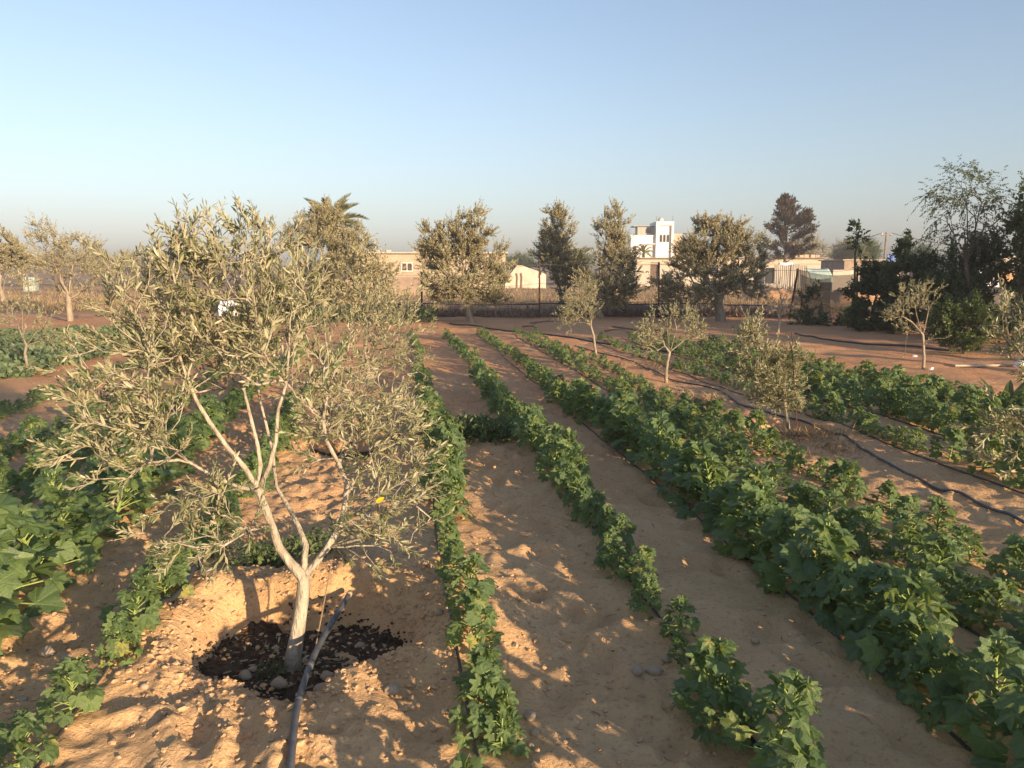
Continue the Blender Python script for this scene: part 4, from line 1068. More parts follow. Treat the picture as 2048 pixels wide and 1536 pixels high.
for i, (px, w, h, d, lab) in enumerate(((40, 46, 20, 78, 'distant olive tree right of the cut-off tree at far left'), (110, 50, 22, 84, 'distant olive tree behind the loose grey olive'), (190, 46, 26, 80, 'distant olive tree above the wire-mesh fence'), (265, 50, 28, 82, 'distant olive tree left of the near olive crown'), (330, 50, 26, 86, 'distant olive tree behind the left of the near crown'), (400, 52, 28, 88, 'distant olive tree behind the top of the near crown'), (520, 50, 24, 92, 'distant olive tree left of the date palm'))):
    far_tree(px, d, 528, w, h, lab, 80 + i, n_t=120, extra=520, leafmat='olive_far')

# dark conifer
D = 78.0
cb = at(1568, 540, D); cbase = np.array((cb[0], D, 0)); ctop = at(1560, 392, D)[2]
rg = np.random.default_rng(90)
cf = empty('conifer_tree', cbase, 'dark brownish conifer with an uneven pointed crown', 'tree')
MB().tube([(0, 0, 0), (.1, 0, ctop * .5), (-.35, 0, ctop * .96)], [.22, .13, .02], 8).build('trunk', M['bark_dark'], cf)
br = MB(); lf = MB()
for i in range(70):
    t = rg.random() ** .8; z = 1.8 + (ctop - 2.0) * t
    a = rg.random() * 2 * np.pi; rad = (2.5 * (1 - t) ** .7 + .3) * rg.uniform(.3, 1.45) * (1 + .3 * math.cos(a))
    s = np.array((-.35 * t, 0, z)); e = s + (math.cos(a) * rad, math.sin(a) * rad, rad * rg.uniform(.25, .7))
    m_ = (s + e) / 2 + (0, 0, -.12 * rad)
    q = np.linspace(0, 1, 7)[:, None]; pl = (1 - q) ** 2 * s + 2 * q * (1 - q) * m_ + q ** 2 * e
    br.tube(pl, np.linspace(.05, .012, 7), 4)
    n_l = int(50 + 45 * rad); k = rg.random(n_l) ** .7; 
    pp_ = s + (e - s) * (0.25 + .75 * k[:, None]) + rg.normal(0, .11, (n_l, 3))
    dd_ = unit((e - s)[None] * .5 + rg.normal(0, .45, (n_l, 3)) * max(.4, rad) + (0, 0, .5))
    lf.inst(T_NEEDLE[0] * (1, 2.2, 1), T_NEEDLE[1], pp_, frames(dd_, rg), rg.uniform(.28, .5, n_l))
br.build('branches', M['bark_dark'], cf); lf.build('crown', M['conifer'], cf)

# date palms
def frond_mesh(L_, seed, droop=.6):
    rg = np.random.default_rng(seed); n = 14
    t = np.linspace(0, 1, n); x = L_ * t * (1 - .12 * t); z = L_ * (.30 * t - droop * t ** 2.2)
    pl = np.stack([x, 0 * t, z], 1)
    m = MB().tube(pl, np.linspace(.035, .006, n) * L_ / 2.2, 4)
    k = 44; tt = np.repeat(np.linspace(.16, .99, k), 2); sd = np.tile([-1, 1], k)
    px_ = np.interp(tt, t, x); pz_ = np.interp(tt, t, z)
    tx = np.gradient(x, t); tz_ = np.gradient(z, t)
    tan = unit(np.stack([np.interp(tt, t, tx), 0 * tt, np.interp(tt, t, tz_)], 1))
    nrm = np.stack([-tan[:, 2], 0 * tt, tan[:, 0]], 1)
    d = unit(tan * .75 + np.array((0, 1, 0)) * sd[:, None] * .55 + nrm * .42 + rg.normal(0, .06, (2 * k, 3)))
    ln = L_ * .24 * np.sin(np.pi * (0.12 + .8 * tt)) ** .6
    y_ = unit(np.cross(nrm, d)); R = np.stack([d, y_, np.cross(d, y_)], -1)
    m.inst(T_NEEDLE[0] * (1, 1.0, 1), T_NEEDLE[1], np.stack([px_, 0 * px_, pz_], 1), R, ln)
    return m.mesh('frond', M['palm'])
FR = [frond_mesh(2.2, 1, .35), frond_mesh(2.2, 2, .55), frond_mesh(2.2, 3, .8)]
def palm(px, py, d, L_, n, label, seed, half=False):
    c = at(px, py, d); rg = np.random.default_rng(seed)
    e = empty('date_palm', (c[0], d, 0), label, 'palm tree', 'date palms')
    zc = c[2]
    tk_ = MB(); zz = np.linspace(0, zc, max(4, int(zc / .12)))
    tk_.tube(np.stack([0 * zz, 0 * zz, zz], 1), .17 + .025 * (np.arange(len(zz)) % 2), 9).build('trunk', M['bark_dark'], e)
    for i in range(n):
        el = math.radians(78 - 95 * (i / n) ** 1.1); az = i * 2.399 + rg.normal(0, .2)
        mi = 0 if el > .9 else 1 if el > .3 else 2
        mw = Matrix.Translation((0, 0, zc)) @ Matrix.Rotation(az, 4, 'Z') @ Matrix.Rotation(-(el - .25), 4, 'Y') @ Matrix.Scale(L_ / 2.2 * rg.uniform(.85, 1.1), 4) @ Matrix.Rotation(rg.normal(0, .3), 4, 'X')
        link_obj('frond', FR[mi], e, mw)
    return e
palm(662, 462, 33, 1.75, 34, 'date palm with a fan of upright fronds above the broad olive', 1)
palm(1152, 530, 62, 2.0, 20, 'small palm glimpsed between the two tall olive trees', 2)
palm(1287, 508, 100, 1.7, 16, 'small palm at the foot of the white tower house', 3)
palm(1722, 512, 88, 1.9, 16, 'palm half hidden behind the saplings and shed roof', 4)
# ------------------------------------------------------------------ okra
def okra_leaf(seed, lobed=1.0, rings=2):
    """palmate leaf, attached at the origin, tip along +x, about 1 long"""
    rg = np.random.default_rng(seed)
    angs = [-104, -52, 0, 52, 104]
    pts = []
    for i, a in enumerate(np.linspace(-150, 150, 37)):
        e = abs(a)
        env = np.interp(e, [0, 52, 104, 135, 150], [1.0, .95, .78, .55, .22])
        lb = math.cos(2 * math.pi * e / 52) if e < 130 else 0
        r = env * (1 - .13 * lobed + .13 * lobed * lb + (.035 if i % 2 else -.03)) * rg.uniform(.96, 1.04)
        pts.append((a + rg.normal(0, 1.5), r))
    n = len(pts)
    A = np.radians([p[0] for p in pts]); r = np.array([p[1] for p in pts]) * rg.uniform(.95, 1.05, n)
    near = np.min(np.abs(np.degrees(A)[:, None] - np.array(angs)[None]), 1)
    fold = .09 * np.clip(near / 24, 0, 1) - .03
    def ring(s): 
        x, y = r * s * np.cos(A), r * s * np.sin(A)
        z = fold * s * 1.4 - .20 * (x * x + .9 * y * y) + .05 * np.sin(A * 4 + seed) * s + .025 * np.sin(A * 17 + seed) * s * s
        return np.stack([x, y, z], 1)
    v = [np.zeros((1, 3)), ring(.55), ring(1.0)]
    k = np.arange(n - 1)
    tri = np.stack([0 * k, 1 + k, 2 + k], 1); quad = np.stack([1 + k, 1 + n + k, 2 + n + k, 2 + k], 1)
    return np.concatenate(v), [tri, quad]

def okra_leaf_far(seed):
    rg = np.random.default_rng(seed)
    a = np.radians([-140, -100, -72, -48, -24, 0, 24, 48, 72, 100, 140]); r = np.array([.38, .76, .66, .93, .74, 1, .74, .93, .66, .76, .38])
    x, y = r * np.cos(a), r * np.sin(a); z = -.34 * (x * x + y * y) + .05 * np.sin(a * 4 + seed)
    v = np.concatenate([np.zeros((1, 3)), np.stack([x, y, z], 1)])
    k = np.arange(10)
    return v, [np.stack([0 * k, 1 + k, 2 + k], 1)]

T_OK = [okra_leaf(1, 1.0), okra_leaf(2, 1.7), okra_leaf(3, .6), okra_leaf(4, 1.3)]
T_OKF = [okra_leaf_far(1), okra_leaf_far(2)]
OK_MESH = [MB().add(t[0], t[1], None, t[0]).mesh('leaf', M['okra'], True) for t in T_OK]

def okra_proto(seed, n, h=1.0):
    """plant of height about 1 and leaf size about .42; returns leaf transforms and stem polylines"""
    rg = np.random.default_rng(seed)
    leaves, petioles = [], []
    lean = rg.normal(0, .09, 2)
    stem = np.stack([lean[0] * np.linspace(0, 1, 6) ** 1.5, lean[1] * np.linspace(0, 1, 6) ** 1.5, np.linspace(0, h * .88, 6)], 1)
    for i in range(n):
        f = (i + .5) / n; z = h * (.07 + .80 * f)
        az = i * 2.4 + rg.normal(0, .3)
        pl = h * (.40 - .24 * f) * rg.uniform(.75, 1.2); el = math.radians(10 + 46 * f + rg.normal(0, 10))
        s = np.array((lean[0] * f, lean[1] * f, z)); hd = np.array((math.cos(az), math.sin(az), 0))
        e = s + hd * pl * math.cos(el) + (0, 0, pl * math.sin(el))
        m_ = s * .5 + e * .5 + (0, 0, .05 * pl)
        petioles.append(np.stack([s, m_, e]))
        pitch = math.radians(rg.normal(-26 + 30 * f, 24)); d = hd * math.cos(pitch) + np.array((0, 0, math.sin(pitch)))
        roll = rg.normal(0, .55)
        side = np.array((-hd[1], hd[0], 0)); nr = np.cross(d, side)
        y_ = side * math.cos(roll) + nr * math.sin(roll); z_ = np.cross(d, y_)
        z_ = unit(z_ + rg.uniform(-.1, .75) * np.array(SUN_POS)); d = unit(d - z_ * np.dot(d, z_)); y_ = np.cross(z_, d)
        sz = (.195 - .065 * f * f) * rg.uniform(.78, 1.15)
        leaves.append((e, np.stack([d, y_, z_], -1), sz, rg.integers(0, 4)))
    # young leaves folded upright at the top
    top = stem[-1]
    for i in range(4):
        az = i * 1.7 + rg.random(); d = unit(np.array((math.cos(az) * .6, math.sin(az) * .6, .9)))
        side = np.array((-math.sin(az), math.cos(az), 0)); z_ = np.cross(d, side)
        leaves.append((top + d * .04, np.stack([d, side, z_], -1), .12 * rg.uniform(.6, 1.1), 3))
    buds = [(top + (rg.normal(0, .03), rg.normal(0, .03), .02 + .03 * k)) for k in range(3)]
    return leaves, petioles, stem, buds

PROTO = [okra_proto(100 + i, n) for i, n in enumerate((38, 44, 36, 48, 42, 35, 48, 43, 40, 46))]
def stem_mesh(pr):
    lv, pet, st, buds = pr; m = MB()
    m.tube(st, np.linspace(.024, .013, len(st)), 6)
    for p in pet: m.tube(p, [.011, .009, .008], 4, cap=False)
    for b in buds: m.tube([b, b + (.008, .0, .03), b + (.012, 0, .06)], [.007, .011, .002], 5)
    return m.mesh('stem', M['okra_stem'], True)
def foliage_mesh(pr, far=False):
    lv = pr[0]; m = MB()
    for (p, R, s, k) in lv:
        t = (T_OKF[k % 2]) if far else T_OK[k]
        m.inst(t[0], t[1], p[None], R[None], s)
    return m.mesh('foliage', M['okra'], True)
STEM = [stem_mesh(p) for p in PROTO]
FOL = [foliage_mesh(p) for p in PROTO]
FOLF = []
for p in PROTO:
    m = MB(); 
    for (q, R, s, k) in p[0]: m.inst(T_OKF[k % 2][0], T_OKF[k % 2][1], q[None], R[None], s * 1.05)
    FOLF.append(m)

# rows: u, v range, spacing, height curve [(v, height)], name of the row
ROWS = [
 (0.31, 1.2, 20.5, .21, [(2, .25), (3, .23), (3.6, .24), (4.2, .16), (5.3, .32), (8, .34), (12, .26), (20, .20)], 'the slim row beside the olive basin'),
 (1.20, 0.4, 20.5, .185, [(2.2, .29), (2.7, .25), (3.0, .16), (3.6, .19), (4.2, .20), (4.6, .26), (6, .32), (9, .33), (14, .26), (20, .20)], 'the row right of the bare path'),
 (2.12, -0.6, 20.5, .18, [(2, .40), (5, .38), (8, .40), (10, .29), (14, .25), (20, .20)], 'the thick tall row'),
 (2.74, 0.2, 20.3, .24, [(3, .26), (4, .28), (6, .28), (10, .27), (14, .26), (20, .21)], 'the row behind the thick tall one'),
 (3.28, 0.5, 20.2, .30, [(3, .31), (5, .25), (7, .33), (8, .26), (12, .22), (20, .19)], 'the thin row beside the pipe strip'),
 (4.78, 5.0, 18.5, .27, [(5, .33), (6, .36), (7, .20), (8, .28), (12, .25), (18, .21)], 'the first row beyond the pipe strip'),
 (5.55, 5.6, 18.3, .20, [(5, .38), (9, .36), (14, .28), (18, .22)], 'the second row beyond the pipe strip'),
 (6.30, 6.6, 18.2, .20, [(5, .40), (9, .38), (14, .30), (18, .22)], 'the third row beyond the pipe strip'),
 (7.05, 7.5, 17.6, .20, [(5, .40), (9, .36), (14, .30), (18, .22)], 'the fourth row beyond the pipe strip'),
 (-1.2, 2.1, 18.0, .24, [(2, .25), (3.2, .27), (4.2, .24), (5, .25), (8, .28), (18, .22)], 'the small-plant row left of the basin'),
 (-2.0, 3.0, 18.0, .24, [(3, .40), (4.1, .50), (5, .40), (7, .36), (12, .28), (18, .22)], 'the large-leaved lower-left row'),
 (-2.8, 4.4, 18.0, .23, [(4, .30), (7, .27), (12, .22), (18, .2)], 'the first row left of the large-leaved one'),
 (-3.6, 5.4, 18.0, .24, [(5, .27), (8, .26), (12, .22), (18, .2)], 'the second row left of the large-leaved one'),
 (-4.6, 7.0, 17.0, .24, [(6, .28), (9, .26), (12, .22), (18, .2)], 'the leftmost green row'),
]
ORD = lambda n: '%d%s' % (n, 'th' if 10 < n % 100 < 14 else {1: 'st', 2: 'nd', 3: 'rd'}.get(n % 10, 'th'))
rg = np.random.default_rng(77)
plants = []
for ri, (u, v0, v1, sp, curve, nm) in enumerate(ROWS):
    v = v0; k = 0
    ph = rg.random() * 10
    while v < v1:
        uu = u + {3: .30, 4: .18}.get(ri, 0) * float(sstep(5, 10, v)) + rg.normal(0, .035) + .05 * math.sin(v * .8 + ph)
        x, y = uv2xy(uu, v)
        h = np.interp(v, [c[0] for c in curve], [c[1] for c in curve]) * rg.uniform(.72, 1.25) * (1 - .14 * float(sstep(7, 10, v)))
        gap = ri == 0 and (v < 2.35 and v > 2.25)
        if (abs(x) < .80 * y + .6 or (0 < x < 5 and y < 5)) and not gap:
            plants.append([ri, x, y, h, rg.integers(0, 10), rg.normal(0, .8), math.hypot(x, y)])
        v += sp * (rg.uniform(.5, 1.75) if ri in (0, 9) else rg.uniform(.6, 1.35)) * (0.85 + .35 * h / .4) * (1 + .05 * max(0, v - 12))
def vis(p): return abs(p[1]) < .70 * p[2] + .15 and p[2] > 2.15
inview = sorted([p for p in plants if vis(p)], key=lambda p: p[6] / (p[3] + .15))
things = inview[:300]; ids = {id(p) for p in things}
detailed = {id(p) for p in sorted(things, key=lambda p: p[6])[:50]}
stuff = MB()
counts = {}
for ri in range(len(ROWS)):
    for p in sorted([q for q in plants if q[0] == ri], key=lambda q: xy2uv(q[1], q[2])[1]):
        _, x, y, h, k, a, d = p
        z = gz(x, y) - .01
        if vis(p): counts[ri] = counts.get(ri, 0) + 1
        tilt = Matrix.Rotation(rg.normal(0, .10), 4, 'X') @ Matrix.Rotation(rg.normal(0, .10), 4, 'Y')
        wide = h * rg.uniform(.95, 1.25) * (.84 if ri in (0, 1, 9) else 1) * (1 - .15 * min(1, max(0, (d - 6) / 6)))
        if id(p) in ids:
            e = empty('okra_plant', (x, y, z), 'okra plant, %s from the near end in %s' % (ORD(counts[ri]), ROWS[ri][5]), 'plant', 'okra plants in rows')
            base = Matrix.Rotation(a, 4, 'Z') @ tilt @ Matrix.Diagonal((wide, wide, h, 1))
            link_obj('stem', STEM[k], e, base)
            if id(p) in detailed:
                for (q, R, s, t) in PROTO[k][0]:
                    mw = base @ Matrix([[*(R[i] * s), q[i]] for i in range(3)] + [[0, 0, 0, 1]])
                    link_obj('leaf', OK_MESH[t], e, mw)
            else:
                link_obj('foliage', FOL[k], e, base)
        else:
            m = np.array(Matrix.Translation((x, y, z)) @ Matrix.Rotation(a, 4, 'Z') @ tilt @ Matrix.Diagonal((wide, wide, h, 1)))
            F = FOLF[k]; V = np.concatenate(F.v) @ m[:3, :3].T + m[:3, 3]
            stuff.add(V, F.f, [np.full(len(f), rg.random()) if j % 3 == 0 else r_ for j, (f, r_) in enumerate(zip(F.f, F.r))], np.concatenate(F.t))
tag(stuff.build('okra_crop', M['okra'], None, smooth=True), 'the remaining okra plants merging into green rows towards the back of the plot', 'crop', kind='stuff')

# ------------------------------------------------------------------ low sprawling crop at left, weeds, dry grass
def scatter_leaves(name, n, place, mat, tmpl, size, label, cat, hgt=.12, seed=1, up=1.0, flat=.5, kind='stuff'):
    rg = np.random.default_rng(seed); x, y = place(rg, n)
    z = gh(x, y) + rg.random(n) * hgt
    d = unit(np.stack([rg.normal(0, 1, n), rg.normal(0, 1, n), rg.normal(.25, flat, n)], 1))
    o = MB().inst(tmpl[0], tmpl[1], np.stack([x, y, z], 1), frames(d, rg, up), size * rg.uniform(.6, 1.3, n)).build(name, M[mat], None)
    return tag(o, label, cat, kind=kind)
def melon_place(rg, n):
    u = rg.choice([-6.3, -7.5, -8.8, -10.4], n, p=[.28, .28, .24, .2]) + rg.normal(0, .22, n); v = rg.uniform(13, 22.5, n)
    return uv2xy(u, v)
scatter_leaves('melon_crop', 11000, melon_place, 'melon', T_OKF[0], .085, 'low bluish-green sprawling crop in strips across the left of the plot', 'crop', .16, 5)
def weed_place(rg, n):
    t = rg.random(n); u = .40 + .72 * t + rg.normal(0, .03, n); v = 7.75 + .17 * rg.normal(0, 1, n) - .2 * t
    return uv2xy(u, v)
scatter_leaves('weed_patch', 2000, weed_place, 'weed', T_OLIVE_FAR, .06, 'strip of green weeds crossing the bare path between two okra rows', 'weeds', .2, 6, flat=1.1)
def weed2(rg, n):
    c = np.array([ground_at(500, 1150)[:2], ground_at(540, 1140)[:2], ground_at(620, 1120)[:2]])[rg.integers(0, 3, n)]
    return c[:, 0] + rg.normal(0, .09, n), c[:, 1] + .1 + rg.normal(0, .05, n)
scatter_leaves('weed_patch', 900, weed2, 'weed', T_BROAD, .035, 'small green weeds growing on the back rim of the olive basin', 'weeds', .13, 7, flat=.9)
def weed3(rg, n):
    return -1.075 + rg.normal(0, .035, n), 3.30 + rg.normal(0, .03, n)
scatter_leaves('weed_tuft', 130, weed3, 'weed', T_NEEDLE, .05, 'tiny green weed tuft at the foot of the near olive trunk', 'weeds', .10, 17, flat=1.2)
def weed4(rg, n):
    x = rg.uniform(-9, -2.5, n); y = rg.normal(25.6, .5, n)
    return x, y
scatter_leaves('weed_patch', 3000, weed4, 'dark', T_BROAD, .13, 'dark green weeds along the back edge left of the near olive', 'weeds', .5, 8, flat=.9)

def grass(name, n, place, mat, h, label, seed, w=.05, spread=.45, cat='dry grass'):
    rg = np.random.default_rng(seed); x, y = place(rg, n); z = gh(x, y) - .01
    d = unit(np.stack([rg.normal(0, spread, n), rg.normal(0, spread, n), np.ones(n)], 1))
    t = T_NEEDLE[0] * (1, w / .06, 1)
    o = MB().inst(t, T_NEEDLE[1], np.stack([x, y, z], 1), frames(d, rg), h * rg.uniform(.5, 1.3, n)).build(name, M[mat], None)
    return tag(o, label, cat, kind='stuff')
def field(rg, n):
    y = 30.5 + 40 * rg.random(n) ** 1.6; x = rg.uniform(-.75, .45, n) * y
    k = fbm(x, y, 3.0, 2, 4) > -.12
    return x[k], y[k]
def _fix(f):
    def g(rg, n):
        x, y = f(rg, int(n * 2.2)); return x[:n], y[:n]
    return g
grass('dry_grass', 30000, _fix(field), 'straw', .30, 'straw-coloured dry grass covering the fallow field beyond the plot', 11, .06)
def band(rg, n): return rg.uniform(-9, 11, n), np.where(rg.random(n) < .22, 28.2 + rg.normal(0, .15, n), 29.2 + np.abs(rg.normal(0, .8, n)))
grass('dead_weeds', 15000, band, 'deadweed', .42, 'grey-violet dead weeds standing in a band along the low back wall', 12, .05, .7, 'weeds')
tufts = [(1295, 735, .5), (1345, 730, .35), (1400, 800, .3), (1640, 880, .3), (1665, 905, .3), (1350, 790, .3), (1590, 880, .2)]
def tuft(rg, n):
    k = rg.integers(0, len(tufts), n); c = np.array([ground_at(a, b)[:2] for a, b, _ in tufts])[k]; s = np.array([q[2] for q in tufts])[k]
    return c[:, 0] + rg.normal(0, .55, n) * s, c[:, 1] + rg.normal(0, .5, n) * s
grass('dry_grass', 1300, tuft, 'straw', .13, 'low dry grass around the small olives of the pipe strip', 13, .035, 1.2)

# ------------------------------------------------------------------ manure, clods, stones, litter
def mz(x, y, k=0):
    cx, cy, rx, ry = PITS[k][:4]
    return gz(cx, cy) + .015 + .03 * fbm(x, y, .16, 3, 8) + .012 * fbm(x, y, .04, 2, 18) + .03 * (((x - cx) / rx) ** 2 + ((y - cy) / ry) ** 2) / 1.25
for pk, ((cx, cy, rx, ry, dep, rim), lab) in enumerate(zip(PITS, ('dark wet manure filling the basin of the near olive tree', 'dark manure in the basin of the second olive tree', 'dark manure in the basin of the bushy olive in the pipe strip'))):
    nr, na = 44, 120
    rr = np.linspace(0, 1, nr)[:, None]; an = np.linspace(0, 2 * np.pi, na + 1)[:-1][None]
    edge = 1.12 + .10 * np.sin(an * 3 + 1.0 + cx) + .10 * noise(np.cos(an) * 2.2 + 9, np.sin(an) * 2.2, 5) + .06 * noise(np.cos(an) * 7, np.sin(an) * 7, 6)
    X = cx + rx * edge * rr * np.cos(an); Y = cy + ry * edge * rr * np.sin(an)
    Z = mz(X, Y, pk)
    i_ = np.arange(nr * na).reshape(nr, na); j_ = np.roll(i_, -1, 1)
    f_ = np.stack([i_[:-1], i_[1:], j_[1:], j_[:-1]], -1)[1:].reshape(-1, 4); t0 = np.stack([i_[1], j_[1], 0 * i_[0]], -1)
    o = MB().add(np.stack([X.ravel(), Y.ravel(), Z.ravel()], 1) - (cx, cy, 0), [f_, t0]).build('manure', M['manure'], None, smooth=True)
    o.location = (cx, cy, 0); tag(o, lab, 'manure', kind='stuff')

phi = (1 + 5 ** .5) / 2
ICO = unit(np.array([(-1, phi, 0), (1, phi, 0), (-1, -phi, 0), (1, -phi, 0), (0, -1, phi), (0, 1, phi), (0, -1, -phi), (0, 1, -phi), (phi, 0, -1), (phi, 0, 1), (-phi, 0, -1), (-phi, 0, 1)]))
ICF = np.array([(0, 11, 5), (0, 5, 1), (0, 1, 7), (0, 7, 10), (0, 10, 11), (1, 5, 9), (5, 11, 4), (11, 10, 2), (10, 7, 6), (7, 1, 8), (3, 9, 4), (3, 4, 2), (3, 2, 6), (3, 6, 8), (3, 8, 9), (4, 9, 5), (2, 4, 11), (6, 2, 10), (8, 6, 7), (9, 8, 1)])
def clods(name, n, place, size, mat, label, seed, cat='clods', power=2.5):
    rg = np.random.default_rng(seed); x, y = place(rg, n); n = len(x)
    s = size * (.12 + .88 * rg.random(n) ** power)
    m = MB()
    for k in range(6):
        q = np.arange(n) % 6 == k
        t = ICO * rg.uniform(.55, 1.3, (12, 1)) * (1, .8, .55)
        a = rg.random(q.sum()) * 6.28; R = np.zeros((q.sum(), 3, 3)); R[:, 0, 0] = R[:, 1, 1] = np.cos(a); R[:, 0, 1] = -np.sin(a); R[:, 1, 0] = np.sin(a); R[:, 2, 2] = 1
        m.inst(t, [ICF], np.stack([x[q], y[q], np.maximum(gh(x[q], y[q]), np.where(np.hypot((x[q] + .98) / .55, (y[q] - 3.42) / .45) < 1, mz(x[q], y[q]), -9)) + s[q] * .2], 1), R, s[q])
    return tag(m.build(name, M[mat], None, smooth=False), label, cat, kind='stuff')
def pl_rim(rg, n):
    a = rg.random(n) * 6.28; r = 1.0 + np.abs(rg.normal(.15, .5, n))
    return -.98 + .5 * r * np.cos(a), 3.42 + .42 * r * np.sin(a)
clods('earth_clods', 3800, pl_rim, .024, 'clod', 'crumbly clods of earth over the mounded rim of the olive basin', 3, power=5)
def pl_strip(rg, n):
    u = rg.choice([-.5, -1.6, -1.9, .05, .55, .8], n, p=[.36, .22, .1, .12, .1, .1]) + rg.normal(0, .25, n); v = 2.0 + 9 * rg.random(n) ** 1.7
    return uv2xy(u, v)
clods('earth_clods', 8500, pl_strip, .019, 'clod', 'small loose clods strewn over the sandy ground between the rows', 4, power=3.5)
def pl_right(rg, n): return uv2xy(rg.uniform(.4, 8, n), 2.2 + 14 * rg.random(n) ** 1.5)
clods('earth_clods', 8000, pl_right, .015, 'clod', 'fine crumbs of earth on the paths right of the basin', 9, power=3.5)

def rock_mesh(seed):
    rg = np.random.default_rng(seed)
    v = ICO; f = ICF
    mid = {}; vs = list(v); fs = []
    def mp(a, b):
        k = (min(a, b), max(a, b))
        if k not in mid: vs.append(unit(vs[a] + vs[b])); mid[k] = len(vs) - 1
        return mid[k]
    for a, b, c in f:
        x_, y_, z_ = mp(a, b), mp(b, c), mp(c, a); fs += [(a, x_, z_), (b, y_, x_), (c, z_, y_), (x_, y_, z_)]
    v = np.array(vs); v = v * (1 + .16 * rg.normal(0, 1, (len(v), 1)).clip(-1.5, 1.5)) * (1, .85, .7)
    return MB().add(v, [np.array(fs)])
ROCK = [rock_mesh(i) for i in range(5)]
RM = [r.mesh('stone', M['stone'], True) for r in ROCK]
stones = [(1308, 1355, 15, 'largest rounded stone beside the row at the right edge of the bare path'), (1275, 1357, 12, 'rounded stone just left of the largest one on the bare path'), (1333, 1330, 10, 'stone lying against the okra stems above the largest stone'),
          (785, 1395, 15, 'round stone on the front mound right of the pipe'), (1060, 1450, 13, 'stone at the foot of the slim row near the bottom of the picture'), (1070, 1480, 10, 'smaller stone just below the one at the foot of the slim row'), (1062, 1500, 7, 'smallest of the three stones by the slim row'),
          (490, 1345, 12, 'pale stone lying in the dark manure left of the olive trunk'), (505, 1332, 8, 'small stone touching the pale one in the manure'), (655, 1355, 13, 'crumbly stone in the manure right of the olive trunk'), (720, 1290, 9, 'stone at the right end of the manure'),
          (410, 1330, 12, 'stone at the left rim of the basin'), (95, 1318, 13, 'stone on the shaded ground at far left'), (132, 1318, 9, 'stone right of the one on the shaded ground at far left'), (45, 1400, 9, 'stone near the left edge below the others'), (290, 1385, 8, 'small pale stone left of the front mound'),
          (640, 1380, 14, 'flat clod on the front lip of the basin beside the pipe'), (560, 1375, 14, 'broad clod on the front lip of the basin'), (1510, 1290, 9, 'lone stone on the path beside the thick tall row'), (1085, 1200, 8, 'stone in the middle of the bare path'), (880, 1255, 9, 'stone between the basin and the slim row')]
for i, (px, py, r_, lab) in enumerate(stones):
    g_ = ground_at(px, py)
    if 430 < px < 740 and py < 1385: g_ = at(px, py, g_[1] * 1.07)
    rr = r_ * np.linalg.norm(g_ - (0, 0, CAM_H)) / F_PX
    z = gz(g_[0], g_[1])
    if math.hypot((g_[0] + .98) / .5, (g_[1] - 3.42) / .4) < 1: z = max(z, float(mz(g_[0], g_[1])))
    o = link_obj('stone', RM[i % 5], None, Matrix.Translation((g_[0], g_[1], z + rr * .3)) @ Matrix.Rotation(i * 1.3, 4, 'Z') @ Matrix.Scale(rr, 4))
    tag(o, lab, 'stone', 'loose stones')
def pl_pit(rg, n):
    a = rg.random(n) * 6.28; r = np.sqrt(rg.random(n)) * .95
    return -.98 + .46 * r * np.cos(a), 3.42 + .37 * r * np.sin(a)
def flat_leaves(name, n, place, size, label, seed):
    rg = np.random.default_rng(seed); x, y = place(rg, n); z = np.maximum(gh(x, y), np.where(np.hypot((x + .98) / .55, (y - 3.42) / .45) < 1, mz(x, y), -9)) + .008
    d = unit(np.stack([rg.normal(0, 1, n), rg.normal(0, 1, n), rg.normal(0, .15, n)], 1))
    o = MB().inst(T_OLIVE[0], T_OLIVE[1], np.stack([x, y, z], 1), frames(d, rg, 1, .25), size * rg.uniform(.6, 1.2, n)).build(name, M['litter'], None)
    tag(o, label, 'leaf litter', kind='stuff')
def pl_edge(rg, n):
    a = rg.random(n) * 6.28; r = rg.normal(.98, .05, n)
    return -.98 + .47 * r * np.cos(a), 3.42 + .37 * r * np.sin(a)
clods('manure_crumbs', 1100, pl_edge, .016, 'manure', 'dark crumbs of manure along the edge of the basin floor', 23, 'manure', power=2.5)
flat_leaves('leaf_litter', 200, pl_pit, .045, 'dry fallen olive leaves scattered on the manure', 1)
clods('earth_clods', 160, pl_pit, .018, 'clod', 'pale crumbs of earth fallen onto the dark manure', 19, power=2.5)
flat_leaves('leaf_litter', 380, pl_strip, .04, 'dry leaves and straw scattered over the sand near the basin', 2)

# ------------------------------------------------------------------ pipes, drip lines, sticks
def pipe(name, pts, r, mat, label, cat='pipe', group=None, lift=None, n=None, sides=8, parent=None, wob=0.0, seed=0):
    """smooth tube through ground points (x, y[, z above ground])"""
    p = np.array([(q[0], q[1], q[2] if len(q) > 2 else 0) for q in pts], float)
    n = n or max(12, len(p) * 10)
    s = np.concatenate([[0], np.cumsum(np.linalg.norm(np.diff(p[:, :2], axis=0), axis=1))])
    t = np.linspace(0, s[-1], n)
    # Catmull-like smoothing of the linear interpolation
    q = np.stack([np.interp(t, s, p[:, i]) for i in range(3)], 1)
    for _ in range(max(1, n // (len(p) * 2))):
        q[1:-1] = (q[:-2] + 2 * q[1:-1] + q[2:]) / 4
    if wob:
        q[:, 0] += wob * noise(t * 1.3, 0 * t + seed, seed); 
    q[:, 2] += gh(q[:, 0], q[:, 1]) + r * .8 + .006
    for _ in range(2): q[1:-1, 2] = (q[:-2, 2] + q[1:-1, 2] + q[2:, 2]) / 3
    o3 = q[0].copy()
    o = MB().tube(q - o3, r, sides).build(name, M[mat], None, smooth=True); o.location = o3.tolist()
    return tag(o, label, cat, group)
g2 = lambda px, py: tuple(ground_at(px, py)[:2])
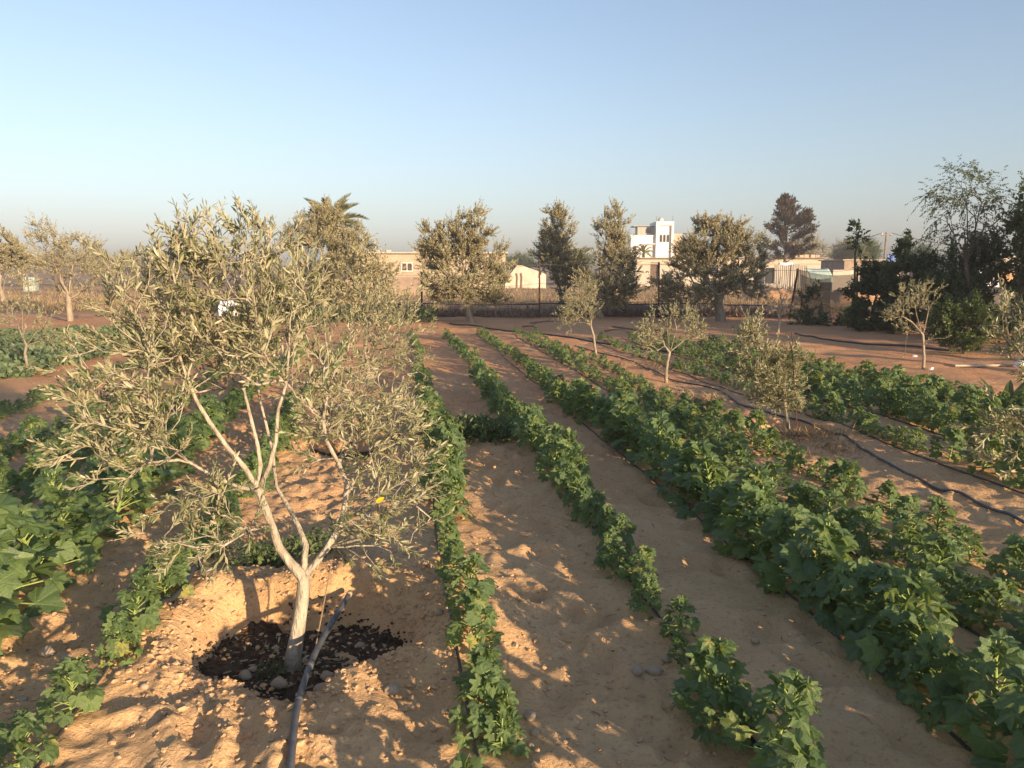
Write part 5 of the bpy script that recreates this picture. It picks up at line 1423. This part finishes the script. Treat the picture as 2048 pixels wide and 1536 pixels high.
# grey pipe over the near basin: from the bottom of the picture across the pit to its back rim
q = [at(572, 1600, 2.22), at(580, 1536, 2.36), at(590, 1450, 2.62), at(601, 1385, 2.84), at(625, 1315, 3.12), at(660, 1250, 3.42), at(700, 1186, 3.78)]
q[0][2] = gz(*q[0][:2]) + .02; q[1][2] = gz(*q[1][:2]) + .02; q[2][2] = gz(*q[2][:2]) + .02
qq = np.array(q); t_ = np.linspace(0, 1, 40); s_ = np.linspace(0, 1, 7)
qs = np.stack([np.interp(t_, s_, qq[:, i]) for i in range(3)], 1)
qs[:, 2] = np.maximum(qs[:, 2], gh(qs[:, 0], qs[:, 1]) + .016)
for _ in range(8): qs[1:-1] = (qs[:-2] + 2 * qs[1:-1] + qs[2:]) / 4
pe = empty('grey_water_pipe', qs[0], 'thick grey water pipe running over the basin rim towards the olive trunk', 'pipe')
MB().tube(qs - qs[0], .0135, 10).build('pipe_tube', M['hose_grey'], pe, smooth=True)
for f_ in (17, 24): MB().tube(qs[f_:f_ + 2] - qs[0], .016, 10).build('pipe_joint', M['hose_grey'], pe, smooth=True)
MB().tube([qs[-1] - qs[0] - (qs[-1] - qs[-2]) * .6, qs[-1] - qs[0] + (qs[-1] - qs[-2]) * .05], .015, 10).build('pipe_end', M['stone'], pe, smooth=True)
pipe('grey_water_pipe', [g2(2160, 1110), g2(2030, 1050), g2(1930, 1000), g2(1830, 962), g2(1760, 925), g2(1700, 890), g2(1650, 868)], .0115, 'hose_grey', 'thick grey pipe snaking through the bare strip at right')
pipe('black_water_pipe', [g2(1655, 868), g2(1600, 852), g2(1540, 835), g2(1480, 812), g2(1440, 780), g2(1340, 762), g2(1290, 735), g2(1220, 712), g2(1150, 690)], .011, 'hose', 'black pipe running along the line of small olives')
pipe('black_water_pipe', [g2(405, 1140), g2(395, 1165), g2(375, 1205), g2(340, 1240), g2(318, 1262)], .016, 'hose', 'short black pipe beside the small-plant row left of the basin')
for i, (u, v0, v1, sp, cv, nm) in enumerate(ROWS):
    off = (-.09, .03, -.13, -.13, .12, -.17, -.16, -.16, -.16, -.05, -.16, -.16, -.16, -.16)[i]
    vv = np.arange(max(v0, 1.0) - .3, v1 + .3, .35)
    pts = [uv2xy(u + off + {3: .30, 4: .18}.get(i, 0) * float(sstep(5, 10, v)) + .03 * math.sin(v * 1.1 + i), v) for v in vv]
    pipe('drip_line', pts, .007, 'hose', 'thin black drip line along ' + nm, 'drip line', 'drip lines along the rows', n=len(vv) * 3, sides=6)
pipe('black_water_pipe', [g2(900, 648), g2(960, 655), g2(1060, 668), g2(1150, 680), g2(1230, 690), g2(1400, 712)], .02, 'hose', 'black pipe across the far end of the okra rows')
pipe('black_water_pipe', [g2(1590, 668), g2(1640, 678), g2(1720, 688), g2(1830, 690), g2(1900, 700)], .02, 'hose', 'black pipe on the shaded earth before the hedge')
tp = [(x, 28.55 + .03 * math.sin(x * 2), .42 + .03 * math.sin(x * 1.3)) for x in np.arange(-5, 9.5, .6)]
pipe('black_water_pipe', tp, .022, 'hose', 'black pipe lying along the top of the low back wall')
sticks = [((1225, 655), (1300, 672)), ((1255, 668), (1330, 662)), ((1210, 664), (1262, 660)), ((1045, 655), (1075, 658)), ((1060, 648), (1120, 645)), ((1270, 680), (1310, 678))]
for i, (a, b_) in enumerate(sticks):
    p0, p1 = ground_at(*a), ground_at(*b_); m_ = (p0 + p1) / 2 + (0.05, .05, .06)
    lab = ['long dark fallen branch behind the leaning small olive', 'second fallen branch crossing the long one', 'short twig left of the crossed fallen branches', 'short dark stick near the clear fence post', 'thin stick lying right of the clear fence post', 'shortest stick in front of the fallen branches'][i]
    e = empty('fallen_branch', p0, lab, 'branch', 'fallen branches')
    MB().tube([(0, 0, .03), m_ - p0, p1 - p0 + (0, 0, .03)], [.025, .02, .008], 5).build('limb', M['bark_dark'], e)
    MB().tube([m_ - p0, m_ - p0 + (.15, .12, .08)], [.012, .004], 4).build('twig', M['bark_dark'], e)
# thin reed stake by the near trunk, stake by the right olive, board on the ground, leaning pole
def stake(name, p0, p1, r, mat, label, cat='stake', knots=0):
    p0 = np.array(p0); p1 = np.array(p1); e = empty(name, p0, label, cat)
    m_ = (p0 + p1) / 2 + (.006, 0, 0)
    MB().tube([p0 * 0 - (0, 0, .05), m_ - p0, p1 - p0], [r, r * .9, r * .6], 6).build('cane', M[mat], e)
    for k in range(knots):
        c = (p1 - p0) * (k + 1) / (knots + 1); MB().tube([c - (0, 0, r), c + (0, 0, r)], r * 1.4, 6).build('node', M[mat], e)
    return e
q0 = at(613, 1325, 3.30); q0[2] = gz(q0[0], q0[1])
stake('reed_stake', q0, at(665, 1115, 3.42), .0035, 'wood', 'thin reed standing in the basin just right of the olive trunk', knots=4)
q0 = at(1597, 868, 7.95); q0[2] = gz(q0[0], q0[1])
stake('reed_stake', q0, at(1583, 690, 8.0), .007, 'rust', 'thin upright stake tied beside the bushy olive in the pipe strip', knots=2)
q0 = np.array((at(1590, 710, 14.2)[0], 14.2, 0.0))
stake('reed_stake', q0, at(1583, 664, 14.0), .012, 'rust', 'short reddish stake before the thin grey shrub')
q0 = np.array((at(2024, 690, 15.5)[0], 15.5, 0.0))
stake('leaning_pole', q0, at(1996, 545, 15.5), .022, 'bark_dark', 'thin dark leaning pole among the hedge at the right edge', 'pole')
p0 = ground_at(1910, 732); o = MB().box((0, 0, .03), (1.5, .14, .035), 0, .006).build('plank', M['plaster'], None); o.location = (p0[0] + .7, p0[1], gz(p0[0] + .7, p0[1])); o.rotation_euler = (0, 0, .03)
tag(o, 'pale wooden plank lying on the shaded earth below the citrus bush', 'plank')
# agave at the right edge
ag = np.array((at(2012, 800, 9.0)[0], 9.0, 0)); ag[2] = gz(*ag[:2])
e = empty('agave_plant', ag, 'spiky agave-like plant with thick leaves at the right edge', 'plant')
for k in range(9):
    a = k * 2.4; el = 1.2 - .08 * k; d_ = np.array((math.cos(a) * math.cos(el), math.sin(a) * math.cos(el), math.sin(el)))
    v, f = T_OLIVE; y_ = unit(np.cross((0, 0, 1.0), d_)); R = np.stack([d_, y_, np.cross(d_, y_)], -1)
    MB().inst(v, f, np.zeros((1, 3)) + d_ * .03, R[None], .5).build('leaf', M['citrus'], e)
# rubbish bits
for i, (px, py, lab) in enumerate(((1862, 741, 'crumpled white scrap lying beside the airy olive trunk'), (1830, 716, 'flat white scrap on the shaded earth before the hedge'), (2040, 735, 'white plastic can half hidden at the right edge'), (560, 612, 'white bag behind the top of the near olive crown'))):
    p0 = ground_at(px, py); s_ = (.05, .06, .16, .3)[i]
    v = ICO * (1, .7, .5) * np.random.default_rng(i).uniform(.6, 1.2, (12, 1)) * s_
    o = MB().add(v, [ICF]).build('plastic_scrap', M['plastic_white'], None); o.location = (p0[0], p0[1], gz(p0[0], p0[1]) + s_ * .4)
    tag(o, lab, 'scrap')

def pl_all(rg, n):
    u = rg.uniform(-2.2, 4.5, n); v = 2.0 + 9 * rg.random(n) ** 1.5
    return uv2xy(u, v)
rgs = np.random.default_rng(55); sx_, sy_ = pl_all(rgs, 900)
sd_ = unit(np.stack([rgs.normal(0, 1, 900), rgs.normal(0, 1, 900), rgs.normal(0, .08, 900)], 1))
o = MB().inst(T_NEEDLE[0] * (1, .55, 1), T_NEEDLE[1], np.stack([sx_, sy_, gh(sx_, sy_) + .006], 1), frames(sd_, rgs, 1, .2), rgs.uniform(.02, .09, 900)).build('straw_bits', M['litter'], None)
tag(o, 'bits of dry straw lying scattered over the sandy paths', 'straw', kind='stuff')

# ------------------------------------------------------------------ thin evening haze
hz_m, hz_nt, hz_out = new_mat('haze')
pv = N(hz_nt, 'ShaderNodeVolumePrincipled'); pv.inputs['Color'].default_value = (0.96, 0.93, 0.95, 1); pv.inputs['Density'].default_value = 0.0013; pv.inputs['Anisotropy'].default_value = 0.2
L(hz_nt, pv.outputs[0], hz_out.inputs['Volume'])
hz = MB().box((0, 62, 5.2), (260, 164, 13.4)).build('haze', hz_m, None)
tag(hz, 'thin evening haze over the plot and the houses', 'haze', kind='stuff')
